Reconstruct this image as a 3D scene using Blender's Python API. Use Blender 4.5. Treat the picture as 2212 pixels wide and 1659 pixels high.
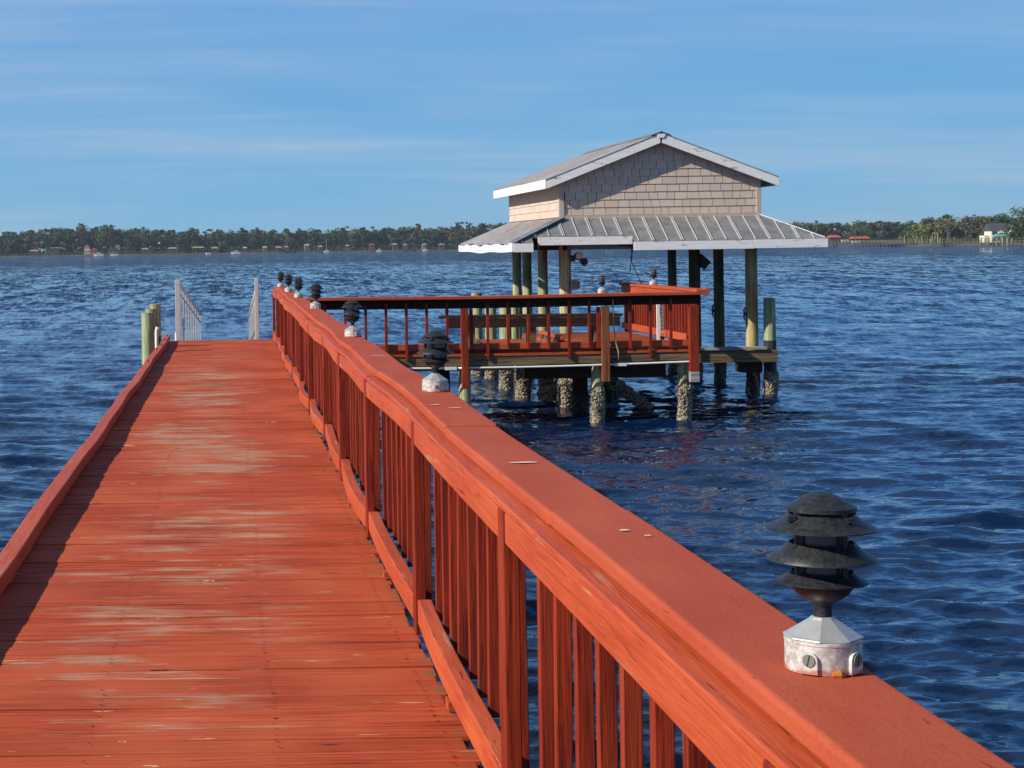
import bpy, bmesh, math, random
import numpy as np
from mathutils import Vector, Matrix
for o in list(bpy.data.objects): bpy.data.objects.remove(o)
S = bpy.context.scene
C = S.collection
R = math.radians
random.seed(7)

# ------------------------------------------------------------------ camera, sky, sun, exposure
HC = 2.37                      # eye above the water
DK = HC - 1.60                 # main deck surface
CAPZ = HC - 0.664              # top of the handrail cap
cam_d = bpy.data.cameras.new('camera'); cam = bpy.data.objects.new('camera', cam_d); C.objects.link(cam)
cam_d.sensor_width = 36; cam_d.lens = 3950 / 2212 * 36
cam_d.shift_x = 608 / 2212; cam_d.shift_y = -289.5 / 2212
cam_d.clip_start = 0.1; cam_d.clip_end = 20000
ph = math.atan(0.0145)
M_ = Matrix(((math.cos(ph), math.sin(ph), 0, 0), (0, 0, -1, 0), (-math.sin(ph), math.cos(ph), 0, 0), (0, 0, 0, 1)))
M_.translation = (0, 0, HC)
cam.matrix_world = M_
S.camera = cam

SUN = Vector((-1.5, -0.50, 1.0)).normalized()
elev = math.asin(SUN.z); azim = math.atan2(SUN.x, SUN.y)
W = bpy.data.worlds.new('World'); S.world = W; W.use_nodes = True
nt = W.node_tree; N = nt.nodes; L = nt.links; N.clear()
out = N.new('ShaderNodeOutputWorld'); bg = N.new('ShaderNodeBackground'); sky = N.new('ShaderNodeTexSky')
sky.sky_type = 'NISHITA'; sky.sun_disc = False; sky.sun_elevation = elev; sky.sun_rotation = azim % (2 * math.pi)
sky.altitude = 0; sky.air_density = 1.0; sky.dust_density = 0.3; sky.ozone_density = 4.0
bg.inputs['Strength'].default_value = 0.076
# thin cirrus: streaks of cloud mixed over the clear sky, by direction
tc = N.new('ShaderNodeTexCoord')
sep = N.new('ShaderNodeSeparateXYZ'); L.new(tc.outputs['Generated'], sep.inputs[0])
def wm(op, a, b=None):
    n = N.new('ShaderNodeMath'); n.operation = op
    for i, x in enumerate((a, b)):
        if x is None: continue
        if isinstance(x, (int, float)): n.inputs[i].default_value = x
        else: L.new(x, n.inputs[i])
    return n.outputs[0]
zz = wm('ADD', wm('MAXIMUM', sep.outputs[2], 0.0), 0.10)
px_ = wm('DIVIDE', sep.outputs[0], zz); py_ = wm('DIVIDE', sep.outputs[1], zz)
cmb = N.new('ShaderNodeCombineXYZ'); L.new(px_, cmb.inputs[0]); L.new(py_, cmb.inputs[1])
mp = N.new('ShaderNodeMapping'); L.new(cmb.outputs[0], mp.inputs['Vector'])
mp.inputs['Rotation'].default_value = (0, 0, R(-12)); mp.inputs['Scale'].default_value = (0.42, 0.62, 1); mp.inputs['Location'].default_value = (3.3, 1.7, 0)
no = N.new('ShaderNodeTexNoise'); no.inputs['Scale'].default_value = 1.0; no.inputs['Detail'].default_value = 7; no.inputs['Roughness'].default_value = 0.55; no.inputs['Distortion'].default_value = 0.35
L.new(mp.outputs[0], no.inputs['Vector'])
cr = N.new('ShaderNodeValToRGB'); cr.color_ramp.elements[0].position = 0.36; cr.color_ramp.elements[0].color = (0, 0, 0, 1)
cr.color_ramp.elements[1].position = 0.66; cr.color_ramp.elements[1].color = (1, 1, 1, 1); L.new(no.outputs[0], cr.inputs[0])
mxc = N.new('ShaderNodeMix'); mxc.data_type = 'RGBA'; mxc.inputs[7].default_value = (4.4, 5.8, 7.4, 1)
rp = N.new('ShaderNodeValToRGB'); els = rp.color_ramp.elements
stops = [(0.0, (1.9, 5.2, 7.8)), (0.04, (1.6, 4.5, 7.6)), (0.12, (1.3, 3.8, 7.6)), (0.24, (0.8, 3.2, 8.0)), (0.45, (0.55, 2.2, 6.2)), (0.65, (0.18, 0.8, 2.6)), (1.0, (0.10, 0.45, 1.5))]
while len(els) < len(stops): els.new(0.5)
for e_, (p_, c_) in zip(els, stops): e_.position = p_; e_.color = tuple(q_ / 8 for q_ in c_) + (1,)
L.new(sep.outputs[2], rp.inputs[0])
sc8 = N.new('ShaderNodeVectorMath'); sc8.operation = 'SCALE'; sc8.inputs[3].default_value = 8.0; L.new(rp.outputs[0], sc8.inputs[0])
hs = N.new('ShaderNodeMix'); hs.data_type = 'RGBA'; hs.inputs[0].default_value = 0.92; L.new(sky.outputs[0], hs.inputs[6]); L.new(sc8.outputs[0], hs.inputs[7])
mp2 = N.new('ShaderNodeMapping'); L.new(cmb.outputs[0], mp2.inputs['Vector']); mp2.inputs['Rotation'].default_value = (0, 0, R(-24)); mp2.inputs['Scale'].default_value = (0.5, 3.6, 1)
no2 = N.new('ShaderNodeTexNoise'); no2.inputs['Scale'].default_value = 1.0; no2.inputs['Detail'].default_value = 8; no2.inputs['Roughness'].default_value = 0.6; no2.inputs['Distortion'].default_value = 0.5; L.new(mp2.outputs[0], no2.inputs['Vector'])
cr2 = N.new('ShaderNodeValToRGB'); cr2.color_ramp.elements[0].position = 0.36; cr2.color_ramp.elements[0].color = (0.28, 0.28, 0.28, 1); cr2.color_ramp.elements[1].position = 0.66; L.new(no2.outputs[0], cr2.inputs[0])
fac = wm('MULTIPLY', wm('MULTIPLY', cr.outputs[0], cr2.outputs[0]), 0.66)
L.new(fac, mxc.inputs[0]); L.new(hs.outputs[2], mxc.inputs[6])
L.new(mxc.outputs[2], bg.inputs['Color']); L.new(bg.outputs[0], out.inputs[0])

sd = bpy.data.lights.new('sun', 'SUN'); sun = bpy.data.objects.new('sun', sd); C.objects.link(sun)
sd.energy = 4.9; sd.angle = R(0.53); sd.color = (1.0, 0.93, 0.82)
sun.rotation_euler = SUN.to_track_quat('Z', 'Y').to_euler()
S.view_settings.view_transform = 'Standard'; S.view_settings.look = 'None'; S.view_settings.gamma = 1
S.view_settings.exposure = 0.35
S.render.engine = 'CYCLES'

# ------------------------------------------------------------------ helpers
def tag(o, label=None, cat=None, group=None, kind=None):
    if label: o['label'] = label
    if cat: o['category'] = cat
    if group: o['group'] = group
    if kind: o['kind'] = kind
    return o
def thing(name, label, cat, loc=(0, 0, 0), group=None, rot=(0, 0, 0)):
    o = bpy.data.objects.new(name, None); C.objects.link(o); o.location = loc; o.rotation_euler = rot
    o.empty_display_size = 0.2
    return tag(o, label, cat, group)
class MB:
    def __init__(s): s.v = []; s.f = []; s.c = []; s.cc = 0.5
    def quad(s, *p):
        n = len(s.v); s.v += [tuple(q) for q in p]; s.f.append(tuple(range(n, n + len(p)))); s.c.append(s.cc)
    def hexa(s, p):      # 8 points: bottom 4 ccw, top 4 ccw
        n = len(s.v); s.v += [tuple(q) for q in p]
        for f in ((3, 2, 1, 0), (4, 5, 6, 7), (0, 1, 5, 4), (1, 2, 6, 5), (2, 3, 7, 6), (3, 0, 4, 7)):
            s.f.append(tuple(n + i for i in f)); s.c.append(s.cc)
        return s
    def box(s, x0, x1, y0, y1, z0, z1):
        return s.hexa([(x0, y0, z0), (x1, y0, z0), (x1, y1, z0), (x0, y1, z0), (x0, y0, z1), (x1, y0, z1), (x1, y1, z1), (x0, y1, z1)])
    def bar(s, a, b, w, h, up=(0, 0, 1)):   # beam from a to b, w across, h along up
        a = Vector(a); b = Vector(b); d = (b - a).normalized(); u = Vector(up)
        sd_ = d.cross(u).normalized(); u = sd_.cross(d).normalized()
        P = []
        for zz_ in (-h / 2, h / 2):
            for (q, t) in ((a, -1), (b, -1), (b, 1), (a, 1)):
                P.append(q - sd_ * t * w / 2 + u * zz_)
        return s.hexa([P[0], P[3], P[2], P[1], P[4], P[7], P[6], P[5]])
    def tube(s, pts, rad, n=10, caps=True):
        pts = [Vector(p) for p in pts]
        if isinstance(rad, (int, float)): rad = [rad] * len(pts)
        base = len(s.v); ref = None
        for i, p in enumerate(pts):
            d = (pts[min(i + 1, len(pts) - 1)] - pts[max(i - 1, 0)]).normalized()
            if ref is None:
                ref = Vector((1, 0, 0)) if abs(d.x) < 0.9 else Vector((0, 1, 0))
            a = d.cross(ref).normalized(); b_ = d.cross(a).normalized(); ref = b_.cross(d) if False else ref
            for k in range(n):
                t = 2 * math.pi * k / n
                s.v.append(tuple(p + a * math.cos(t) * rad[i] + b_ * math.sin(t) * rad[i]))
        for i in range(len(pts) - 1):
            for k in range(n):
                k2 = (k + 1) % n
                s.f.append((base + i * n + k, base + i * n + k2, base + (i + 1) * n + k2, base + (i + 1) * n + k)); s.c.append(s.cc)
        if caps:
            s.f.append(tuple(base + k for k in range(n - 1, -1, -1))); s.c.append(s.cc)
            e = base + (len(pts) - 1) * n; s.f.append(tuple(e + k for k in range(n))); s.c.append(s.cc)
        return s
    def lathe(s, prof, c=(0, 0, 0), n=24, close=False):
        base = len(s.v)
        for (r, z) in prof:
            for k in range(n):
                t = 2 * math.pi * k / n + math.pi / n
                s.v.append((c[0] + r * math.cos(t), c[1] + r * math.sin(t), c[2] + z))
        m = len(prof)
        for i in range(m - 1 + (1 if close else 0)):
            j = (i + 1) % m
            for k in range(n):
                k2 = (k + 1) % n
                s.f.append((base + i * n + k, base + i * n + k2, base + j * n + k2, base + j * n + k)); s.c.append(s.cc)
        if not close:
            if prof[0][0] > 1e-4: s.f.append(tuple(base + k for k in range(n - 1, -1, -1))); s.c.append(s.cc)
            if prof[-1][0] > 1e-4: s.f.append(tuple(base + (m - 1) * n + k for k in range(n))); s.c.append(s.cc)
        return s
    def build(s, name, mat, parent=None, smooth=False, bevel=0, local=False, sharp=None):
        me = bpy.data.meshes.new(name)
        v = s.v
        if parent is not None and not local:
            off = parent
            l = Vector((0, 0, 0))
            while off is not None: l += off.location; off = off.parent
            v = [(p[0] - l.x, p[1] - l.y, p[2] - l.z) for p in v]
        me.from_pydata(v, [], s.f)
        a = me.attributes.new('tint', 'FLOAT', 'FACE'); a.data.foreach_set('value', s.c)
        if smooth: me.shade_smooth()
        if smooth and sharp: me.set_sharp_from_angle(angle=R(sharp))
        if mat: me.materials.append(mat)
        o = bpy.data.objects.new(name, me); C.objects.link(o)
        if parent is not None: o.parent = parent
        if bevel:
            b = o.modifiers.new('bevel', 'BEVEL'); b.width = bevel; b.segments = 2; b.limit_method = 'ANGLE'; b.angle_limit = R(40)
        return o

# ------------------------------------------------------------------ materials
class NT:
    def __init__(s, name):
        s.m = bpy.data.materials.new(name); s.m.use_nodes = True; s.t = s.m.node_tree; s.n = s.t.nodes; s.l = s.t.links
        s.b = s.n['Principled BSDF']; s.out = s.n['Material Output']
        s.tc = s.n.new('ShaderNodeTexCoord')
    def lk(s, a, b): s.l.new(a, b)
    def _in(s, n, i, x):
        if x is None: return
        if isinstance(x, (int, float, tuple)): n.inputs[i].default_value = x
        else: s.lk(x, n.inputs[i])
    def math(s, op, a, b=None, clamp=False):
        n = s.n.new('ShaderNodeMath'); n.operation = op; n.use_clamp = clamp; s._in(n, 0, a); s._in(n, 1, b); return n.outputs[0]
    def map(s, scale=(1, 1, 1), loc=(0, 0, 0), rot=(0, 0, 0), src='Object'):
        n = s.n.new('ShaderNodeMapping'); s.lk(s.tc.outputs[src], n.inputs[0]); n.inputs['Scale'].default_value = scale; n.inputs['Location'].default_value = loc; n.inputs['Rotation'].default_value = rot
        return n.outputs[0]
    def noise(s, vec, scale, detail=5, rough=0.55, dist=0):
        n = s.n.new('ShaderNodeTexNoise'); s.lk(vec, n.inputs['Vector']); n.inputs['Scale'].default_value = scale; n.inputs['Detail'].default_value = detail
        n.inputs['Roughness'].default_value = rough; n.inputs['Distortion'].default_value = dist; return n.outputs[0]
    def voro(s, vec, scale, feat='F1'):
        n = s.n.new('ShaderNodeTexVoronoi'); n.feature = feat; s.lk(vec, n.inputs['Vector']); n.inputs['Scale'].default_value = scale; return n.outputs['Distance']
    def ramp(s, f, stops):
        n = s.n.new('ShaderNodeValToRGB'); e = n.color_ramp.elements
        while len(e) < len(stops): e.new(0.5)
        for i, (p, c) in enumerate(stops):
            e[i].position = p; e[i].color = (c, c, c, 1) if isinstance(c, (int, float)) else (*c, 1)
        s.lk(f, n.inputs[0]); return n.outputs[0]
    def mix(s, f, a, b, mode='MIX'):
        n = s.n.new('ShaderNodeMix'); n.data_type = 'RGBA'; n.blend_type = mode
        for i, x in ((0, f), (6, a), (7, b)):
            if isinstance(x, tuple): n.inputs[i].default_value = (*x, 1)
            elif isinstance(x, (int, float)): n.inputs[i].default_value = x
            else: s.lk(x, n.inputs[i])
        return n.outputs[2]
    def attr(s, name='tint'):
        n = s.n.new('ShaderNodeAttribute'); n.attribute_name = name; return n.outputs['Fac']
    def bump(s, h, strength=0.5, dist=0.01, normal=None):
        n = s.n.new('ShaderNodeBump'); n.inputs['Strength'].default_value = strength; n.inputs['Distance'].default_value = dist; s.lk(h, n.inputs['Height'])
        if normal: s.lk(normal, n.inputs['Normal'])
        return n.outputs[0]
    def sep(s, src='Object'):
        n = s.n.new('ShaderNodeSeparateXYZ'); s.lk(s.tc.outputs[src], n.inputs[0]); return n.outputs
    def fin(s, col=None, rough=0.6, metal=0, normal=None, spec=None):
        if col is not None: s._in(s.b, 'Base Color', (*col, 1) if isinstance(col, tuple) else col)
        s._in(s.b, 'Roughness', rough); s._in(s.b, 'Metallic', metal)
        if normal: s.lk(normal, s.b.inputs['Normal'])
        if spec is not None: s.b.inputs['Specular IOR Level'].default_value = spec
        return s.m

def grain_scale(axis, fine, long):   # stretched along one axis
    return tuple(long if a == axis else fine for a in 'xyz')

def red_paint(name, axis, base=(0.49, 0.090, 0.030), dark=(0.33, 0.045, 0.014), wear=0.60, wearcol=(0.36, 0.22, 0.14), bump=0.5, lum=(0.60, 0.135, 0.045), rough=0.55):
    t = NT(name)
    g = t.noise(t.map(grain_scale(axis, 95, 3.0)), 1, 6, 0.6, 1.2)
    big = t.noise(t.map(grain_scale(axis, 5, 1.2)), 1, 4)
    info = t.n.new('ShaderNodeObjectInfo')
    c = t.mix(t.ramp(g, [(0.33, 0), (0.62, 1)]), dark, base)
    c = t.mix(t.ramp(big, [(0.45, 0), (0.75, 0.5)]), c, lum)
    c = t.mix(t.math('MULTIPLY', info.outputs['Random'], 0.35), c, dark)
    ck = t.noise(t.map(grain_scale(axis, 75, 3.5), loc=(1, 8, 2)), 1, 3, 0.5, 0.5); c = t.mix(t.ramp(ck, [(0.66, 0), (0.69, 0.75)]), c, (0.08, 0.012, 0.006))
    w = t.noise(t.map(grain_scale(axis, 22, 1.6), loc=(3, 5, 7)), 1, 7, 0.65)
    c = t.mix(t.ramp(w, [(wear, 0), (wear + 0.09, 0.8)]), c, wearcol)
    return t.fin(c, rough, 0, t.bump(g, bump, 0.004), 0.2)

M = {}
M['red_y'] = red_paint('red_painted_wood_long', 'y')
M['red_x'] = red_paint('red_painted_wood_cross', 'x')
M['red_z'] = red_paint('red_stained_wood_upright', 'z', base=(0.33, 0.034, 0.010), dark=(0.07, 0.006, 0.003), lum=(0.47, 0.078, 0.024), wear=0.70)
# the handrail cap: thick gritty non-slip paint
t = NT('gritty_red_deck_paint')
g = t.noise(t.map(), 260, 3, 0.7); b2 = t.noise(t.map((1, 0.5, 1)), 3.0, 5)
c = t.mix(t.ramp(b2, [(0.3, 0), (0.7, 1)]), (0.38, 0.066, 0.028), (0.46, 0.096, 0.040))
c = t.mix(t.ramp(g, [(0.3, 0.55), (0.5, 0)]), c, (0.20, 0.03, 0.02))
sc = t.noise(t.map((14, 3, 14), loc=(1, 2, 0)), 1, 6, 0.7)
c = t.mix(t.ramp(sc, [(0.70, 0), (0.76, 0.7)]), c, (0.66, 0.48, 0.40))
g9 = t.noise(t.map(), 95, 4, 0.75)
c = t.mix(t.ramp(g9, [(0.30, 0.40), (0.43, 0)]), c, (0.26, 0.038, 0.016))
ck = t.noise(t.map((70, 5, 70), loc=(3, 1, 0)), 1, 3, 0.5, 0.6); c = t.mix(t.ramp(ck, [(0.70, 0), (0.72, 0.6)]), c, (0.16, 0.02, 0.01))
gr = t.noise(t.map((9, 1.2, 9), loc=(5, 1, 0)), 1, 5, 0.65); c = t.mix(t.ramp(gr, [(0.40, 0.35), (0.60, 0)]), c, (0.33, 0.05, 0.022))
c = t.mix(t.ramp(g9, [(0.60, 0), (0.72, 0.35)]), c, (0.62, 0.16, 0.08))
M['cap'] = t.fin(c, 0.7, 0, t.bump(t.math('ADD', g, t.math('MULTIPLY', g9, 1.0)), 0.5, 0.003), 0.15)
# worn deck planks, grain across the pier
def plank_mat(name, base, dark, patch):
    t = NT(name)
    g = t.noise(t.map((1.6, 55, 55)), 1, 6, 0.65, 0.4)
    g2 = t.noise(t.map((3.5, 130, 130)), 1, 4, 0.6)
    tint = t.attr()
    c = t.mix(t.ramp(g, [(0.38, 0), (0.56, 1)]), dark, base)
    fs = t.noise(t.map((2.2, 190, 1), loc=(1, 6, 0)), 1, 4, 0.7); c = t.mix(t.ramp(fs, [(0.34, 0.7), (0.46, 0)]), c, tuple(q_ * .4 for q_ in dark))
    c = t.mix(t.ramp(tint, [(0.3, 0.0), (1, 0.85)]), c, tuple(x * 0.66 for x in base))
    bl = t.noise(t.map((0.9, 0.7, 1), loc=(0, 4, 0)), 1.4, 3)
    c = t.mix(t.ramp(bl, [(0.42, 0.0), (0.7, 0.6)]), c, (0.53, 0.118, 0.046))
    # wear where people walk: down the middle third
    x = t.sep()[0]
    lane = t.math('SUBTRACT', 1.0, t.math('MULTIPLY', t.math('POWER', t.math('ABSOLUTE', t.math('ADD', x, 0.22)), 2.0), 1.5))
    y = t.sep()[1]
    far = t.ramp(t.math('DIVIDE', y, 34.0), [(0.10, 0.25), (0.17, 0.6), (0.27, 0.9), (0.42, 1.0), (0.72, 0.75), (0.95, 0.35)])
    def pv(sx, sy, off, st_):
        cx = t.n.new('ShaderNodeCombineXYZ'); t._in(cx, 0, t.math('MULTIPLY', x, sx)); t._in(cx, 1, t.math('ADD', t.math('MULTIPLY', y, sy), t.math('MULTIPLY', tint, st_))); cx.inputs[2].default_value = off; return cx.outputs[0]
    big_ = t.noise(t.map((0.55, 0.45, 1), loc=(2, 0, 0)), 1, 3, 0.5)
    pn = t.noise(pv(1.3, 3.0, 2.0, 37.0), 1, 4, 0.6)
    st = t.noise(pv(2.0, 85.0, 5.0, 91.0), 1, 6, 0.75)
    f = t.math('ADD', t.math('MULTIPLY', pn, 0.45), t.math('MULTIPLY', st, 0.38))
    f = t.math('ADD', f, t.math('MULTIPLY', big_, 0.26))
    f = t.math('ADD', f, t.math('MULTIPLY', t.math('SUBTRACT', t.math('MULTIPLY', lane, far), 1.0), 0.13))
    wf = t.ramp(f, [(patch + 0.032, 0), (patch + 0.078, 0.74)])
    wc = t.mix(t.ramp(g2, [(0.35, 0), (0.62, 1)]), (0.20, 0.115, 0.06), (0.56, 0.38, 0.25))
    c = t.mix(wf, c, wc)
    # splits and gouges
    sp = t.noise(t.map((5, 85, 1), loc=(7, 3, 0)), 1, 3, 0.5)
    c = t.mix(t.ramp(sp, [(0.675, 0), (0.70, 0.9)]), c, (0.035, 0.012, 0.008))
    ch = t.noise(t.map((4, 28, 1), loc=(17, 33, 0)), 1, 4, 0.6)
    c = t.mix(t.ramp(ch, [(0.69, 0), (0.70, 0.8)]), c, (0.60, 0.43, 0.25))
    # green algae creeping along the rail side
    al = t.noise(t.map((6, 20, 1), loc=(5, 3, 0)), 1, 4)
    edge = t.ramp(t.math('SUBTRACT', x, 0.40), [(0.14, 0), (0.33, 0.17)])
    c = t.mix(t.ramp(t.math('ADD', al, edge), [(0.74, 0), (0.80, 0.75)]), c, (0.13, 0.12, 0.03))
    h = t.math('ADD', g, t.math('MULTIPLY', g2, 0.5))
    return t.fin(c, 0.75, 0, t.bump(h, 0.8, 0.005), 0.12)
M['plank'] = plank_mat('worn_red_deck_planks', (0.47, 0.078, 0.028), (0.25, 0.034, 0.012), 0.50)
M['plank2'] = plank_mat('platform_red_planks', (0.28, 0.060, 0.032), (0.16, 0.030, 0.016), 0.57)
def wood(name, a, b, axis='x', fine=45, rough=0.8, green=None):
    t = NT(name); g = t.noise(t.map(grain_scale(axis, fine, 1.8)), 1, 6, 0.65, 0.8)
    c = t.mix(t.ramp(g, [(0.34, 0), (0.66, 1)]), a, b)
    if green:
        k = t.noise(t.map((2, 2, 1.3)), 2.2, 3); c = t.mix(t.ramp(k, [(0.4, 0), (0.65, 0.8)]), c, green)
    return t.fin(c, rough, 0, t.bump(g, 0.6, 0.006), 0.2)
M['old_x'] = wood('weathered_timber_cross', (0.055, 0.035, 0.018), (0.24, 0.17, 0.09), 'x')
M['old_y'] = wood('weathered_timber_long', (0.05, 0.03, 0.018), (0.20, 0.14, 0.08), 'y')
M['brown_z'] = wood('brown_stained_post', (0.07, 0.022, 0.009), (0.32, 0.105, 0.036), 'z')
M['grey_x'] = wood('silver_grey_timber', (0.16, 0.15, 0.14), (0.42, 0.40, 0.37), 'x')
M['dark_x'] = wood('dark_timber', (0.012, 0.008, 0.007), (0.055, 0.024, 0.012), 'x')
# greenish treated round pile, with oyster growth from z<limit done in mesh + second material
def pile_mat(name, green, pale, brown=(0.08, 0.065, 0.035)):
    t = NT(name)
    g = t.noise(t.map((28, 28, 1.5)), 1, 6, 0.65, 0.6); k = t.noise(t.map((3, 3, 1.6)), 1.5, 4)
    c = t.mix(t.ramp(g, [(0.32, 0), (0.62, 1)]), green, pale)
    c = t.mix(t.ramp(k, [(0.45, 0), (0.70, 0.65)]), c, brown)
    return t.fin(c, 0.8, 0, t.bump(g, 0.6, 0.008), 0.2)
M['pile'] = pile_mat('treated_pile_wood', (0.16, 0.17, 0.07), (0.50, 0.48, 0.27))
M['pile_green'] = pile_mat('green_treated_pile_wood', (0.13, 0.17, 0.08), (0.44, 0.48, 0.27), (0.17, 0.19, 0.10))
M['pile_shade'] = pile_mat('shade_toned_pile_wood', (0.03, 0.035, 0.02), (0.13, 0.13, 0.07), (0.03, 0.025, 0.015))  # shade under the roof put into the colour of the back right posts
M['pile_brown'] = pile_mat('amber_pile_wood', (0.22, 0.18, 0.07), (0.52, 0.42, 0.20), (0.34, 0.13, 0.03))
t = NT('oyster_crust')
vec = t.map((1, 1, 0.8)); v1 = t.voro(vec, 46); n1 = t.noise(vec, 9, 5)
c = t.mix(t.ramp(v1, [(0.25, 1), (0.72, 0)]), (0.045, 0.034, 0.024), (0.46, 0.39, 0.29))
c = t.mix(t.ramp(n1, [(0.46, 0), (0.64, 0.75)]), c, (0.13, 0.10, 0.06))
zz2 = t.sep()[2]
M['oyster'] = t.fin(c, 0.9, 0, t.bump(v1, 0.9, 0.02), 0.2)
t = NT('dark_oyster_crust')
vec = t.map((1, 1, 0.8)); v1 = t.voro(vec, 30); n1 = t.noise(vec, 9, 5)
c = t.mix(t.ramp(v1, [(0.1, 1), (0.5, 0)]), (0.012, 0.010, 0.008), (0.11, 0.075, 0.04))
M['crust_dark'] = t.fin(c, 0.5, 0, t.bump(v1, 0.9, 0.02), 0.4)
# peeling white paint
def white_paint(name, axis, base=(0.80, 0.79, 0.76), thr=0.60):
    t = NT(name); n1 = t.noise(t.map(grain_scale(axis, 16, 4)), 1, 7, 0.7); n2 = t.noise(t.map(grain_scale(axis, 60, 4)), 1, 4)
    c = t.mix(t.ramp(n2, [(0.3, 0.35), (0.6, 0)]), base, (0.55, 0.53, 0.48))
    c = t.mix(t.ramp(n1, [(thr, 0), (thr + 0.04, 0.85)]), c, (0.22, 0.18, 0.14))
    return t.fin(c, 0.55, 0, t.bump(n1, 0.3, 0.004), 0.3)
M['white_x'] = white_paint('peeling_white_fascia', 'x'); M['white_y'] = white_paint('peeling_white_side_fascia', 'y')
M['trim'] = white_paint('tan_trim_paint', 'z', (0.46, 0.35, 0.28), 0.66)
# shingles
t = NT('tan_cedar_shingles'); g = t.noise(t.map((40, 40, 4)), 1, 5, 0.6); sp = t.noise(t.map(), 55, 4, 0.7)
c = t.mix(t.attr(), (0.54, 0.42, 0.34), (0.62, 0.49, 0.40)); c = t.mix(t.ramp(g, [(0.3, 0.3), (0.6, 0)]), c, (0.38, 0.28, 0.22))
c = t.mix(t.ramp(sp, [(0.60, 0), (0.68, 0.5)]), c, (0.30, 0.20, 0.15))
M['shingle'] = t.fin(c, 0.8, 0, t.bump(g, 0.4, 0.003), 0.2)
M['shadowgap'] = NT('dark_backing').fin((0.13, 0.095, 0.075), 0.9)
# metal roof
t = NT('dull_grey_metal_roof'); n1 = t.noise(t.map((5, 5, 5)), 1, 6, 0.6); n2 = t.noise(t.map(), 30, 4)
c = t.mix(t.ramp(n1, [(0.35, 0), (0.7, 1)]), (0.16, 0.16, 0.165), (0.27, 0.27, 0.27)); c = t.mix(t.ramp(n2, [(0.62, 0), (0.70, 0.5)]), c, (0.13, 0.12, 0.11))
M['metal'] = t.fin(c, 0.55, 0.25, t.bump(n1, 0.15, 0.01))
t = NT('corrugated_metal_rust_streaks'); n1 = t.noise(t.map((1.2, 16, 1.2), loc=(0, 3, 0)), 1, 5, 0.6); n2 = t.noise(t.map((3, 3, 3)), 1, 5)
c = t.mix(t.ramp(n2, [(0.35, 0), (0.7, 1)]), (0.24, 0.24, 0.235), (0.42, 0.41, 0.39))
c = t.mix(t.ramp(t.math('MULTIPLY', n1, t.math('ADD', n2, 0.5)), [(0.54, 0), (0.62, 0.85)]), c, (0.22, 0.085, 0.045))
M['corr'] = t.fin(c, 0.5, 0.2)
M['rib'] = NT('pale_metal_ribs').fin((0.55, 0.55, 0.55), 0.45, 0.3)
# lamps
t = NT('weathered_black_lamp'); n1 = t.noise(t.map(), 110, 4, 0.7); n2 = t.noise(t.map(), 35, 5, 0.7); n3 = t.noise(t.map(loc=(3, 3, 3)), 320, 2, 0.7)
c = t.mix(t.ramp(n1, [(0.35, 0), (0.7, 1)]), (0.008, 0.009, 0.010), (0.032, 0.034, 0.036)); c = t.mix(t.ramp(n2, [(0.66, 0), (0.76, 0.5)]), c, (0.20, 0.20, 0.18))
c = t.mix(t.ramp(n3, [(0.66, 0), (0.72, 0.35)]), c, (0.30, 0.30, 0.28))
M['lamp'] = t.fin(c, 0.45, 0.0, t.bump(n1, 0.2, 0.001), 0.4)
t = NT('smoky_lamp_glass'); M['glass'] = t.fin((0.09, 0.085, 0.09), 0.12, 0, None, 0.8)
t.b.inputs['Transmission Weight'].default_value = 0.25
t = NT('bare_cast_metal_box'); n1 = t.noise(t.map(), 70, 5, 0.7); n2 = t.noise(t.map(loc=(4, 1, 2)), 22, 4); z = t.sep()[2]
c = t.mix(t.ramp(n1, [(0.35, 0), (0.62, 1)]), (0.33, 0.30, 0.27), (0.66, 0.62, 0.57))
low = t.ramp(t.math('MULTIPLY', z, 35.0), [(0.0, 0.30), (0.5, 0.0)])
c = t.mix(t.ramp(t.math('ADD', t.math('MULTIPLY', n2, 0.75), low), [(0.50, 0), (0.58, 0.8)]), c, (0.42, 0.13, 0.08))
M['box'] = t.fin(c, 0.5, 0.15, t.bump(n1, 0.4, 0.002))
t = NT('galvanised_lid'); n1 = t.noise(t.map(), 50, 5)
M['lid'] = t.fin(t.mix(n1, (0.36, 0.37, 0.37), (0.60, 0.60, 0.57)), 0.45, 0.5, t.bump(n1, 0.25, 0.002))
M['plug'] = NT('grey_plug').fin((0.17, 0.18, 0.155), 0.5, 0.1)
M['black'] = NT('black_slot').fin((0.01, 0.01, 0.01), 0.7)
M['rust'] = NT('orange_rust').fin((0.40, 0.13, 0.02), 0.8)
M['scrape'] = NT('bare_scraped_white').fin((0.72, 0.62, 0.56), 0.7)
t = NT('chipped_aluminium'); n1 = t.noise(t.map(), 12, 5); M['alu'] = t.fin(t.mix(n1, (0.42, 0.40, 0.38), (0.66, 0.66, 0.64)), 0.4, 0.25)
M['pvc'] = NT('white_pvc').fin((0.72, 0.70, 0.66), 0.4)
M['wrap'] = wood('black_pile_wrap', (0.012, 0.012, 0.014), (0.05, 0.05, 0.055), 'z', 20, 0.35)
M['nail'] = NT('rusty_nail').fin((0.035, 0.012, 0.008), 0.7)
M['bulb'] = NT('lamp_face').fin((0.75, 0.62, 0.50), 0.3)
M['wire'] = NT('black_wire').fin((0.012, 0.012, 0.014), 0.5)
M['rope'] = NT('tan_wire').fin((0.42, 0.33, 0.20), 0.7)

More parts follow.
